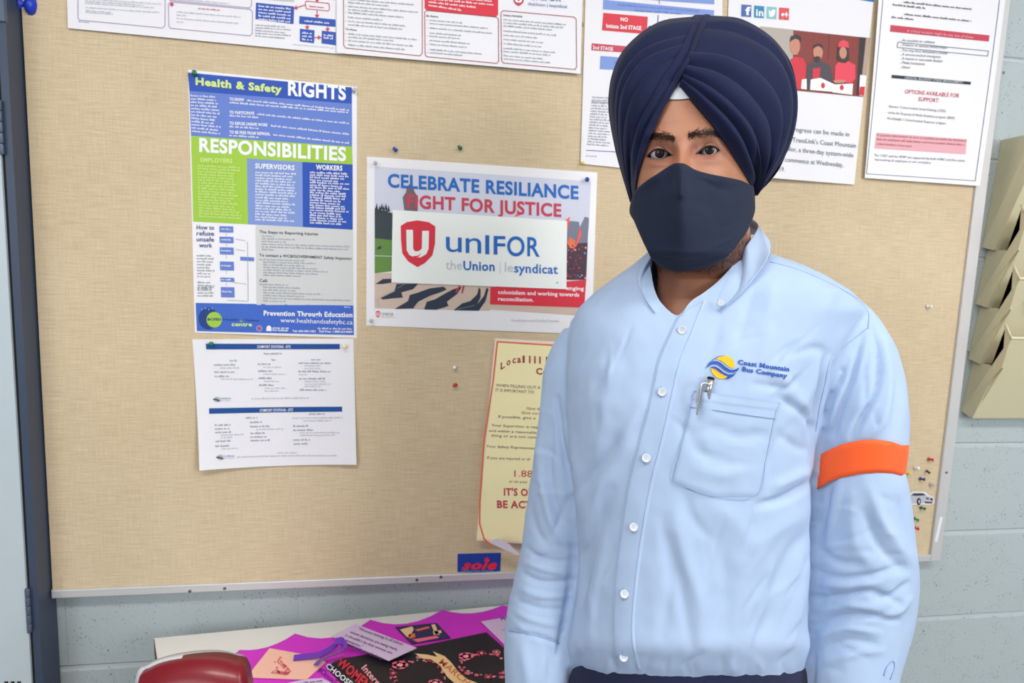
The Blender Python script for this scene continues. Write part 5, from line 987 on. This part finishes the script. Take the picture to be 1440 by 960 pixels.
PLL = [(953, 442), (941, 465), (923, 507), (912, 560), (896, 620), (881, 680), (870, 751), (861, 832), (861, 903), (866, 936)]
PLR = [(995, 420), (976, 469), (961, 507), (948, 560), (935, 620), (920, 680), (907, 751), (898, 818), (893, 889), (902, 940)]
plk = strip(PLL, PLR, 110, 11, .0022, 'placket', M_SHIRT, shirt)
for f_ in (.12, .86):
    c = [tuple(np.array(a) * (1 - f_) + np.array(b) * f_) for a, b in zip(PLL, PLR)]; MB().tube(onshirt(cr(c, 90), .0022), .00042, 5).build('stitch_line', M_STITCH, plk, True)
PK = [(976, 549), (1098, 566), (1067, 699), (1001, 700), (967, 689), (943, 677)]
left_edge = [(976, 549), (969, 571), (957, 620), (943, 677)]; right_edge = [(1098, 566), (1092, 588), (1080, 645), (1067, 699)]
bot = lambda t: np.interp(t, [0, .19, .47, 1], [677, 689, 700, 699])
nA, nB = 34, 30; Q = np.zeros((nA, nB, 2)); LE, RE_ = cr(left_edge, nA), cr(right_edge, nA)
for j in range(nB):
    t = j / (nB - 1); Q[:, j] = LE * (1 - t) + RE_ * t; y0, y1 = Q[0, j, 1], Q[-1, j, 1]; Q[:, j, 1] = y0 + (Q[:, j, 1] - y0) * (bot(t) - y0) / (y1 - y0)
lf = np.full((nA, nB), .0026); lf[-1] = lf[:, 0] = lf[:, -1] = -.0002; lf[0] = .003; lf[:7] += .0008; lf += .0075 * g2(Q[..., 0], Q[..., 1], 992, 556, 8, 26) * (Q[..., 0] > 978)
G = onshirt(Q.reshape(-1, 2)).reshape(nA, nB, 3); dd = (G - CAM) @ W_
G = CAM + rays(Q) * (dd - lf)[..., None]; pkt = MB().grid(G, True).build('chest_pocket', M_SHIRT, shirt, True)
pkt['label'] = 'stitched chest pocket holding a pen'
for pl in ([(969.5, 571.5), (1010, 577), (1050, 583), (1092, 588.5)],): MB().tube(onshirt(cr(pl, 30), .0036), .0006, 5).build('stitch_line', M_STITCH, pkt, True)
MB().tube(onshirt(cr([(979, 551), (972, 572), (960, 621), (946, 675), (968, 686), (1002, 697), (1064, 696.5), (1077, 645), (1089, 588), (1095, 567)], 110), .0026), .00045, 5).build('stitch_line', M_STITCH, pkt, True)
# seams
stitch([(1083, 368), (1120, 378), (1165, 397), (1205, 420), (1221, 440), (1221, 462)], 50, 'shoulder_seam')
stitch([(1221, 460), (1198, 478), (1170, 500), (1160, 540), (1152, 575), (1147, 606)], 44, 'armhole_seam', .0002)
stitch([(716, 886), (735, 889), (760, 895), (786, 904)], 24, 'cuff_seam', .0008, .0009)
stitch([(1243, 950), (1247, 938), (1256, 929), (1258, 938), (1252, 955)], 20, 'sleeve_placket_seam', .0008)
# buttons
for i, (bx, by) in enumerate([(959, 464), (931, 551), (908.5, 644), (891, 741), (878, 835), (877, 924)]):
    c0 = onshirt([(bx, by)], .0030)[0]; nrm = c0 - CAM; nrm = -nrm / np.linalg.norm(nrm); bt = MB().lathe(c0, nrm, [(.0052, 0), (.0058, .0008), (.0058, .0016), (.0050, .0021), (.0042, .0016), (.0002, .0015)], 18).build('button', M_BTN, shirt, True)
    hm = MB()
    for a in (.785, 2.356, 3.927, 5.498):
        sa, sb = np.cross(nrm, [0, 0, 1.]), None; sa /= np.linalg.norm(sa); sb = np.cross(nrm, sa); hm.lathe(c0 + nrm * .0016 + (sa * math.cos(a) + sb * math.sin(a)) * .0014, nrm, [(.0004, 0), (.0004, .0002)], 6)
    tag(hm.build('button_holes', mat('button_hole', (120, 128, 140)), bt), kind='stuff')
    if i in (1, 2, 3, 4, 5): MB().tube(onshirt([(bx - 1, by - 9), (bx - 1, by + 9)], .0026), .00035, 5).build('buttonhole', M_STITCH, plk)
# collar: fold line and outer edge, left tip round the back of the neck to right tip
CF = [(927, 416, None), (918, 388, None), (915, 364, .945), (930, 338, 1.0), (985, 318, 1.035), (1040, 306, 1.02), (1066, 316, .985), (1046, 350, .915), (1021, 383, None)]
CO = [(922, 441, None), (905, 416, None), (896, 388, None), (905, 362, 1.03), (985, 344, 1.055), (1066, 330, 1.038), (1083, 354, None), (1050, 405, None), (1011, 439, None)]
def col_pts(T, lift):
    out = []
    for x0, y0, d in T:
        if d is None: d = float((onshirt([(x0, y0)])[0] - CAM) @ W_) - lift
        out.append((x0, y0, d))
    return cr(out, 120)
cf_, co_ = col_pts(CF, .012), col_pts(CO, .0048); cf_[:, 2] = np.clip(cf_[:, 2], .86, 2)
G = []
for t in np.linspace(0, 1, 12):
    q = cf_ * (1 - t) + co_ * t; q = q.copy(); q[:, 2] -= .005 * math.sin(math.pi * t); G.append(P(q[:, 0], q[:, 1], q[:, 2]))
G = np.array(G)
# inner stand going down from the fold
st_ = cf_.copy(); 
cl = MB().grid(G).build('collar', M_SHIRT, shirt, True); mods(cl, ('SOLIDIFY', dict(thickness=.0014, offset=0)), ('SUBSURF', dict(levels=1)))
G2 = []
for t in np.linspace(0, 1, 5):
    q = cf_.copy(); q[:, 2] += .004 * t + .002; q[:, 1] += 20 * t * (.4 + .6 * np.abs(np.linspace(-1, 1, 120))); q[:, 0] += (986 - q[:, 0]) * .05 * t * 0; G2.append(P(q[:, 0], q[:, 1], q[:, 2]))
MB().grid(np.array(G2)).build('collar_stand', M_SHIRT, shirt, True)
MB().tube(P(*(cr([(1024, 389, 0), (1009, 422, 0), (1012, 434, 0), (1049, 401, 0), (1079, 356, 0)], 40)[:, :2].T), np.array([(p - CAM) @ W_ for p in onshirt(cr([(1024, 389), (1009, 422), (1012, 434), (1049, 401), (1079, 356)], 40))]) - .0085), .0004, 5).build('stitch_line', M_STITCH, cl, True)
c0 = onshirt([(1013, 426)], .0085)[0]; nrm = -(c0 - CAM) / np.linalg.norm(c0 - CAM); MB().lathe(c0, nrm, [(.0042, 0), (.0047, .0008), (.0046, .0016), (.0036, .0018), (.0002, .0014)], 16).build('button', M_BTN, cl, True)
# embroidered emblem
sh = Sheet(lambda px, o: onshirt(px, .0012 + o), shirt, .00012); k3 = crop(920, 470, 3.84); EB, EY = mat('embroidery_blue', (36, 82, 172), rough=.6), mat('embroidery_gold', (250, 184, 24), rough=.6)
def dense(pts, n=6):
    out = []
    for a, b in zip(pts, pts[1:] + pts[:1]): out += [tuple(np.array(a) * (1 - i / n) + np.array(b) * i / n) for i in range(n)]
    return out
circ = [k3(374 + 66 * math.cos(a), 179 + 64 * math.sin(a)) for a in np.linspace(0, 2 * math.pi, 36, endpoint=False)]
sh.poly([k3(*p) for p in ((335, 132), (350, 121), (370, 116), (392, 116), (410, 122), (428, 140), (434, 165), (430, 182), (408, 178), (385, 160), (362, 142))], EY, 1, 'emblem', False)
sh.poly([k3(*p) for p in ((308, 182), (330, 184), (352, 200), (372, 216), (396, 226), (385, 236), (362, 240), (340, 234), (322, 218), (312, 202))], EY, 1, 'emblem', False)
sh.poly([k3(*p) for p in ((272, 186), (290, 166), (306, 150), (326, 143), (345, 146), (362, 156), (385, 176), (408, 190), (432, 192), (462, 178), (448, 198), (428, 206), (404, 204), (380, 192), (356, 172), (335, 160), (312, 160), (292, 172))], EB, 2, 'emblem', False)
sh.poly([k3(*p) for p in ((300, 178), (318, 172), (336, 176), (356, 190), (376, 206), (400, 216), (424, 216), (444, 206), (426, 226), (400, 240), (378, 242), (392, 234), (402, 228), (376, 222), (352, 204), (332, 188), (316, 182))], EB, 2, 'emblem', False)
sh.line([k3(*p) for p in ((290, 162), (318, 136), (345, 120), (375, 115))], .8, EB, 2, 'emblem')
sh.text('Coast Mountain', k3(453, 160), k3(730, 200), 6.2, EB, .035, .12, lay=1); sh.text('Bus Company', k3(474, 197), k3(720, 236), 6.2, EB, .035, .12, lay=1); sh.done()
# pen in the pocket
pen = empty('pen', tuple(onshirt([(999, 540)], .004)[0]), 'silver pen with a black cap end clipped in the chest pocket', 'pen')
pp = lambda x0, y0, l: onshirt([(x0, y0)], l)[0]
M_CHR = mat('chrome', (205, 205, 205), rough=.18, metal=.9)
a_, b_2 = P(999.3, 533, float((onshirt([(997, 545)])[0] - CAM) @ W_) - .0072).reshape(3), P(993.5, 560, float((onshirt([(993, 556)])[0] - CAM) @ W_) - .0048).reshape(3)
MB().tube([a_, b_2], .0048, 16).build('barrel', M_CHR, pen, True); dd_ = (a_ - b_2) / np.linalg.norm(a_ - b_2); MB().tube([a_, a_ + dd_ * .0022, a_ + dd_ * .003], [.0047, .0045, .003], 16).build('cap_end', M_DARK, pen, True)
dz = float((onshirt([(985, 550)])[0] - CAM) @ W_)
def cp_(x0, y0, l): return P(x0, y0, dz - l).reshape(3)
MB().tube(cr([cp_(997, 541, .0115), cp_(992, 538.5, .013), cp_(987, 539.5, .0145), cp_(985, 545, .0150), cp_(983.5, 560, .0140), cp_(981.5, 574, .0120), cp_(980, 583, .0105)], 40), .00125, 8).build('clip', mat('polished_steel', (190, 190, 188), rough=.32, metal=.8), pen, True)
MB().tube(cr([cp_(985.5, 543, .0150), cp_(981.5, 549, .0150), cp_(980.5, 558, .0145), cp_(979, 566, .0135), cp_(981, 567, .013), cp_(983, 560, .0135)], 30), .0008, 8).build('clip_loop', mat('polished_steel', (190, 190, 188)), pen, True)
# armband
n = 64; th = np.linspace(0, 2 * math.pi, n, endpoint=False); G = []
def ytop(x): return np.interp(x, [1150, 1165, 1182, 1210, 1235, 1255, 1268], [641, 633, 625, 618.5, 618, 621, 626])
def ybot(x): return np.interp(x, [1150, 1165, 1182, 1210, 1235, 1255, 1268], [688, 678, 671.5, 666, 664, 665, 669])
c_b = P(1209.5, 645, .966).reshape(3); vr = c_b - CAM; vr[2] = 0; vr /= np.linalg.norm(vr); sr = np.array([vr[1], -vr[0], 0]); rb = 58.4 / F * .966 * .97
for t in np.linspace(0, 1, 7):
    pt = c_b + sr * (rb * np.cos(th))[:, None] - vr * (rb * np.sin(th))[:, None]
    for _ in range(4):
        q2, z2 = proj(pt); xx = q2[:, 0]; yt = ytop(xx) * (1 - t) + ybot(xx) * t; yt = yt - 6 * np.clip(-np.sin(th), 0, 1); pt[:, 2] -= (yt - q2[:, 1]) / F * z2
    G.append(pt)
G = np.array(G); G = np.concatenate([G, G[:, :1]], 1); bnd = MB().grid(G, True).build('armband', M_ORNG, man, True); bnd['label'] = 'bright orange armband'; mods(bnd, ('SOLIDIFY', dict(thickness=.0012, offset=0)))

# --- trousers and belt, legs, shoes
tw = MB(); ROWT = [(928, 800, 1141, 1.035, .121), (945, 797, 1142, 1.038, .124), (975, 792, 1146, 1.045, .128), (1020, 788, 1150, 1.055, .130)]
rows = np.arange(926, 1021, 6.); xl, xr, bc, dp = interp(rows, ROWT); n = 60; th = np.linspace(0, 2 * math.pi, n, endpoint=False); cs_, sn = np.cos(th), np.sin(th); sx_ = np.sign(cs_) * np.abs(cs_) ** e; sy_ = np.sign(sn) * np.abs(sn) ** e
X = ((xl + xr) / 2)[:, None] + ((xr - xl) / 2)[:, None] * sx_; D = bc[:, None] - dp[:, None] * sy_ - YAW * .35 * ((xr - xl) / 2 / F)[:, None] * sx_
dip = 7 * (sx_ ** 2)[None] ; G = P(X, rows[:, None] + 24 * (1 - np.abs(sx_[None]) ** 2) - 6 * (sx_[None] > 0) * sx_[None] + 0 * X, D)
hem = G[-1].mean(0)
gl = [G]; nR = G.shape[0]; tw.grid(np.concatenate([G, G[:, :1]], 1), True)
for sx in (-1, 1):
    a = hem + RH * sx * .088; a[2] = 0
    tw.tube([a + np.array([0, 0, hem[2] + .05]), a + np.array([0, 0, hem[2] - .08]), a + RH * sx * .012 + np.array([0, 0, .5]), a + RH * sx * .02 + np.array([0, 0, .09])], [.098, .096, .075, .066], 26)
    sh_ = a + RH * sx * .022; o = MB()
    G3 = []
    for t in np.linspace(0, 1, 12):
        w_r = .045 * math.sqrt(max(.02, 1 - (2 * t - 1) ** 4)) + .006; hgt = .07 - .035 * sm(np.array([t]), .25, .8)[0]; cpt = sh_ + DH * (.09 - .28 * t); G3.append([cpt + RH * w_r * math.cos(a2) + np.array([0, 0, .005 + hgt * max(0, math.sin(a2)) if math.sin(a2) > 0 else .002]) for a2 in np.linspace(0, 2 * math.pi, 22)])
    o.grid(np.array(G3)); k = len(o.V); o.F.append(tuple(range(22))); o.F.append(tuple(range(k - 22, k))[::-1]); o.build('shoe', mat('black_leather', (26, 26, 30), rough=.35), man, True)
tr = tw.build('trousers', M_TROU, man, True)
G = onshirt([(788 + 0, 932)] , 0)

# --- face mask
topE = [(891, 270), (905, 257), (926, 243), (945, 231), (955, 229), (964, 230.5), (977, 238), (994, 243.5), (1019, 248.5), (1040, 253), (1050, 257), (1060, 262)]
botE = [(915, 362), (922, 369), (930, 375), (940, 379), (951, 381), (967, 381), (982, 379), (997, 375), (1010, 369), (1022, 362), (1029, 353), (1034, 346)]
lefE = [(891, 270), (885, 296), (892, 312), (901, 333), (908, 348), (915, 362)]; rigE = [(1060, 262), (1062, 283), (1061, 300), (1051, 325), (1042, 337), (1034, 346)]
nu, nv = 110, 84; Tt, Bb, Ll, Rr = cr(topE, nu), cr(botE, nu), cr(lefE, nv), cr(rigE, nv)
u, v = np.meshgrid(np.linspace(0, 1, nu), np.linspace(0, 1, nv)); u3, v3 = u[..., None], v[..., None]
Q = (1 - v3) * Tt[None] + v3 * Bb[None] + (1 - u3) * Ll[:, None] + u3 * Rr[:, None] - ((1 - u3) * (1 - v3) * Tt[0] + u3 * (1 - v3) * Tt[-1] + (1 - u3) * v3 * Bb[0] + u3 * v3 * Bb[-1])
x, y = Q[..., 0], Q[..., 1]
q_m = np.clip(np.abs(x - 974) / 96, 0, .999); bd = .962 - .103 * (1 - q_m ** 2.1) ** (1 / 2.1)
tent = .024 * np.exp(-(np.sqrt((x - 961) ** 2 + 60) - 7.7) / 36 - ((x - 962) / 60) ** 2) * sm(y, 225, 275) * (1 - .75 * sm(y, 300, 385)); bd = bd - tent - .003 + .030 * sm(y, 352, 384) * (1 - q_m ** 2 * .6)
fd_ = face_depth(x, y); bd = np.where(y < 255, np.minimum(bd, fd_ - .0018), bd); bd = np.minimum(bd, fd_ - .0015)
for _ in range(4): bd[1:-1, 1:-1] = (bd[:-2, 1:-1] + bd[2:, 1:-1] + bd[1:-1, :-2] + bd[1:-1, 2:]) / 4
edge = np.minimum(np.minimum(u, 1 - u) * nu, np.minimum(v, 1 - v) * nv)
MCR = [([(961, 231), (960, 247), (957, 262)], 1.6, 1.3), ([(975, 240), (990, 250), (1012, 262)], 2.2, 3.5), ([(982, 247), (1005, 262), (1030, 270)], -1.8, 4), ([(900, 278), (925, 268), (945, 262)], -1.0, 7), ([(1058, 272), (1035, 285), (1015, 300)], 1.2, 6), ([(1058, 296), (1035, 312), (1010, 322)], -1.3, 5), ([(1050, 322), (1025, 338), (1000, 346)], 1.5, 4), ([(912, 356), (935, 362), (965, 366), (1000, 362), (1028, 348)], -1.6, 2.5), ([(918, 348), (945, 354), (985, 355), (1015, 344)], 1.0, 3), ([(960, 290), (990, 300), (1000, 330)], 1.0, 7), ([(895, 300), (915, 310), (930, 330)], -1.0, 6), ([(990, 290), (1020, 295), (1045, 290)], -.8, 7), ([(935, 280), (930, 310), (940, 340)], .9, 9)]
dq = np.zeros(x.size); fl = Q.reshape(-1, 2)
for pl, dm, wp in MCR: d_, t_2 = pldist(fl, pl); dq += dm / 1000 * np.exp(-(d_ / wp) ** 2) * np.sqrt(np.clip(np.sin(np.pi * (t_2 * .9 + .05)), 0, 1))
bd = bd - dq.reshape(bd.shape) * .8 - .0008 * np.exp(-((edge - 4) / 1.4) ** 2) + .0018 * (edge < .5)
mk = MB().grid(P(x, y, bd), True).build('face_mask', M_MASK, man, True); mods(mk, ('SOLIDIFY', dict(thickness=.0014, offset=-1)))
mk['label'] = 'dark navy cloth face mask'
MB().tube([P(1057, 268, .955).reshape(3), P(1058, 274, .975).reshape(3), P(1055, 280, 1.0).reshape(3)], .002, 8).build('ear_loop', M_MASK, man, True)
# short beard hairs under the mask
random.seed(31); bh = MB()
for i in range(700):
    x0 = random.uniform(925, 1052); y0 = random.uniform(345, 380) - max(0, x0 - 1000) * .45; q = np.array([[x0, y0], [x0 + random.uniform(-1.5, 2.5), y0 + random.uniform(2, 5)], [x0 + random.uniform(-3, 4), y0 + random.uniform(5, 9)]])
    dn = base_depth(q[:, 0], q[:, 1]); bh.tube(P(q[:, 0], q[:, 1], dn - np.array([-.0005, .0006, .0010])), [.0002, .00016, .00004], 3, False)
tag(bh.build('beard', M_HAIR, man), kind='stuff')

# --- turban
OUT = [(889, 284), (876, 250), (865, 208), (857, 165), (855, 129), (861, 100), (876, 71), (905, 42), (938, 27), (976, 22), (1009, 21), (1038, 25), (1063, 36), (1088, 54), (1109, 79), (1119, 106), (1122, 138), (1120, 175), (1110, 208), (1097, 238), (1080, 260), (1064, 275), (1045, 290), (985, 304), (920, 296)]
TC = np.array([988., 158.]); oc = cr(OUT + [OUT[0]], 400); oa = np.arctan2(oc[:, 1] - TC[1], oc[:, 0] - TC[0]); orr = np.hypot(oc[:, 0] - TC[0], oc[:, 1] - TC[1]); o_ = np.argsort(oa); oa, orr = oa[o_], orr[o_]
TB, TDp = .962, .128
def rout(a): return np.interp((a + math.pi) % (2 * math.pi) - math.pi, oa, orr, period=2 * math.pi)
EDGE_L = [(952, 122), (935, 155), (918, 190), (905, 222), (896, 250), (891, 280)]; EDGE_R = [(956, 120), (978, 145), (1003, 175), (1026, 208), (1047, 242), (1064, 274)]
def tdepth(px, back=False):
    dx, dy = px[:, 0] - TC[0], px[:, 1] - TC[1]; rho = np.clip(np.hypot(dx, dy) / rout(np.arctan2(dy, dx)), 0, .9995); d = TB - TDp * (1 - rho ** 2.25) ** (1 / 2.25)
    fd2 = face_depth(px[:, 0], np.maximum(px[:, 1], 64), False) - .0075
    dl, _ = pldist(px, EDGE_L); dr, _ = pldist(px, EDGE_R); w = np.exp(-(np.minimum(dl, dr) / 17) ** 1.4)
    d2 = d * (1 - w) + np.minimum(np.maximum(d, fd2), .955) * w
    return d2
def patch(curves, us, nfold, amp, nu, nv, name, seed, lift=0., irregular=.33, sharp=.78):
    """interpolate fold curves; ridges run along them"""
    rr_ = np.random.default_rng(seed); C = np.array([cr(c, nv) for c in curves]); us = np.array(us); uu = np.linspace(0, 1, nu)
    Q = np.empty((nu, nv, 2))
    for j in range(nv):
        k_ = cr(np.column_stack([us, C[:, j]]), 200); 
        for d in (0, 1): Q[:, j, d] = np.interp(uu, k_[:, 0], k_[:, 1 + d])
    dep = tdepth(Q.reshape(-1, 2)).reshape(nu, nv)
    vv = np.linspace(0, 1, nv)
    b = np.sort((np.arange(1, nfold) + rr_.uniform(-irregular, irregular, nfold - 1)) / nfold); edges = np.concatenate([[0], b, [1.0]])
    ph = uu[:, None] + .018 * np.sin(vv * 5 + seed)[None] * (4 / nfold) + .012 * np.sin(vv * 11 + seed * 2)[None] * (4 / nfold) * np.sin(uu * 9)[:, None]
    h = np.zeros((nu, nv)); 
    for k in range(nfold):
        a, c = edges[k], edges[k + 1]; t = np.clip((ph - a) / (c - a), 0, 1); ins = (ph >= a) & (ph < c) | ((k == nfold - 1) & (ph >= c)) | ((k == 0) & (ph < a))
        am = amp * rr_.uniform(.65, 1.2); prof = np.sin(np.pi * np.clip(t, 0, 1) ** 1.5) ** .7; v0 = rr_.uniform(-.25, .1)
        h = np.where(ins, am * prof * (.35 + .65 * sm(vv, v0, v0 + .4))[None], h)
    sp = np.linalg.norm(np.diff(Q, axis=0), axis=2); sp = np.concatenate([sp, sp[-1:]]) * nu / nfold; h = h * np.clip(sp / 12, .25, 1)
    h = h * np.clip((1 - uu) * 14, 0, 1)[:, None]
    Pt = P(Q[..., 0], Q[..., 1], dep); cc = P(TC[0], TC[1], TB).reshape(3); nr = Pt - cc; nr /= np.linalg.norm(nr, axis=2)[..., None]
    mixn = nr * .8 - W_ * .5; mixn /= np.linalg.norm(mixn, axis=2)[..., None]
    rad = np.minimum(1, (1 - uu) * 3)[:, None, None]; off = mixn * rad + (-W_) * (1 - rad)
    # do not push the outline outwards
    dx, dy = Q[..., 0] - TC[0], Q[..., 1] - TC[1]; rho = np.hypot(dx, dy) / rout(np.arctan2(dy, dx)); k5 = sm(rho, .75, .97)[..., None]; off = off * (1 - k5) + (-W_) * k5
    return Pt + off * (h + lift)[..., None], Q
def add_rim(G, row, back):
    """turn the border row under so that the cloth shows a thickness"""
    r0 = G[row]; rim = [r0 + W_ * back * t for t in (.35, .7, 1.0)]; return rim
tm = MB()
GL_, QL = patch([[(952, 118), (934, 152), (917, 188), (904, 221), (896, 250), (891, 282)], [(962, 88), (922, 125), (898, 165), (886, 207), (884, 242), (888, 283)], [(972, 55), (908, 80), (876, 122), (868, 172), (873, 227), (887, 284)], [(984, 23), (925, 31.5), (874, 74), (855.5, 135), (864, 206), (886, 285)]], [0, .36, .7, 1], 6, .0074, 170, 110, 'left', 3)
GR_, QR = patch([[(956, 119), (978, 145), (1003, 175), (1026, 208), (1047, 242), (1064, 275)], [(962, 101), (1004, 118), (1041, 147), (1066, 184), (1072, 228), (1064.5, 275)], [(972, 70), (1024, 76), (1074, 101), (1099, 146), (1094, 206), (1065, 275)], [(990, 22.5), (1045, 27.5), (1098, 66), (1121.5, 132), (1111, 205), (1065.5, 275)]], [0, .36, .68, 1], 6, .0085, 170, 120, 'right', 6)
tm.grid(GL_); tm.grid(GR_, True)
for G_, fl_ in ((GL_, False), (GR_, True)):
    r0 = G_[0]; tm.grid(np.array([r0, r0 + W_ * .004 + U_ * .0008, r0 + W_ * .014]), not fl_)
turb = tm.build('turban', M_TURB, man, True); turb['label'] = 'navy blue wrapped turban'
# back half of the turban
aa = np.linspace(-math.pi, math.pi, 97); G = []; c0 = TC
for al in np.linspace(1.30, math.pi - .02, 24):
    rr2 = rout(aa) * math.sin(al); rr2 = rr2 * .992; d_ = TB - (TDp if al < math.pi / 2 else .115) * math.cos(al); s_ = TB / d_ if d_ > TB else 1
    G.append(P(TC[0] + rr2 * np.cos(aa) * s_, TC[1] + rr2 * np.sin(aa) * s_ + 0 * aa, d_ + 0 * aa + .004 * np.sin(al * 14)))
G = np.array(G)
# leave the face opening free in front
mb = MB().grid(G[2:], True); mb.build('turban_back', M_TURB, turb, True)
# side wall closing outline at the temples
band, Qb = patch([[(950, 124), (933, 158), (916, 192), (903, 224), (895, 252), (890.5, 282)], [(962, 95), (938, 125), (918, 158), (900, 200), (892, 240), (889.5, 282)]], [0, 1], 3, .0022, 30, 90, 'edge', 9)
CB = patch([[(1001, 22.5), (988, 52), (974, 85), (955, 117), (935, 152), (917, 187)], [(987, 22), (975, 50), (962, 80), (943, 113), (922, 148), (905, 185)], [(973, 22.8), (965, 48), (950, 78), (927, 112), (908, 148), (892, 188)]], [0, .5, 1], 2, .0036, 44, 90, 'crossing', 12, lift=.0022)[0]
w = np.minimum(1, np.minimum(np.linspace(0, 1, 44), 1 - np.linspace(0, 1, 44)) * 9)[:, None, None]
CBb = CB + W_ * (.006 * (1 - w)) ; tl_ = sm(np.linspace(0, 1, 90), .55, 1.0)[None, :, None]; CBb = CBb + W_ * .0055 * tl_
cbm = MB().grid(CBb); cbm.build('crossing_band', M_TURB, turb, True)
# white under-turban
pw = np.array([(953.5, 116), (948, 128), (943, 138), (952, 139.5), (962, 138.5), (972, 137), (962, 124)]); uu_ = np.linspace(0, 1, 10); G = []
for t in uu_:
    a_, b_2 = np.array([953, 112]) * (1 - t) + np.array([938, 139]) * t, np.array([955, 112]) * (1 - t) + np.array([976, 137]) * t; row = np.linspace(a_, b_2, 12); row[:, 1] += 1.5 * np.sin(np.linspace(0, math.pi, 12)) * t; G.append(P(row[:, 0], row[:, 1], face_depth(row[:, 0], row[:, 1]) - .0022))
MB().grid(np.array(G), True).build('under_turban', M_WHT, man, True)

# ------------------------------------------------------------------ parents: meshes were written in world coordinates
seen = set()
def shift(o, d):
    for c in o.children:
        if c.type == 'MESH' and c.data.name not in seen:
            seen.add(c.data.name); c.data.transform(Matrix.Translation(-d))
        elif c.type == 'EMPTY': c.location = c.location - d
        shift(c, d)
for r in ROOTS: shift(r, Vector(r.location))
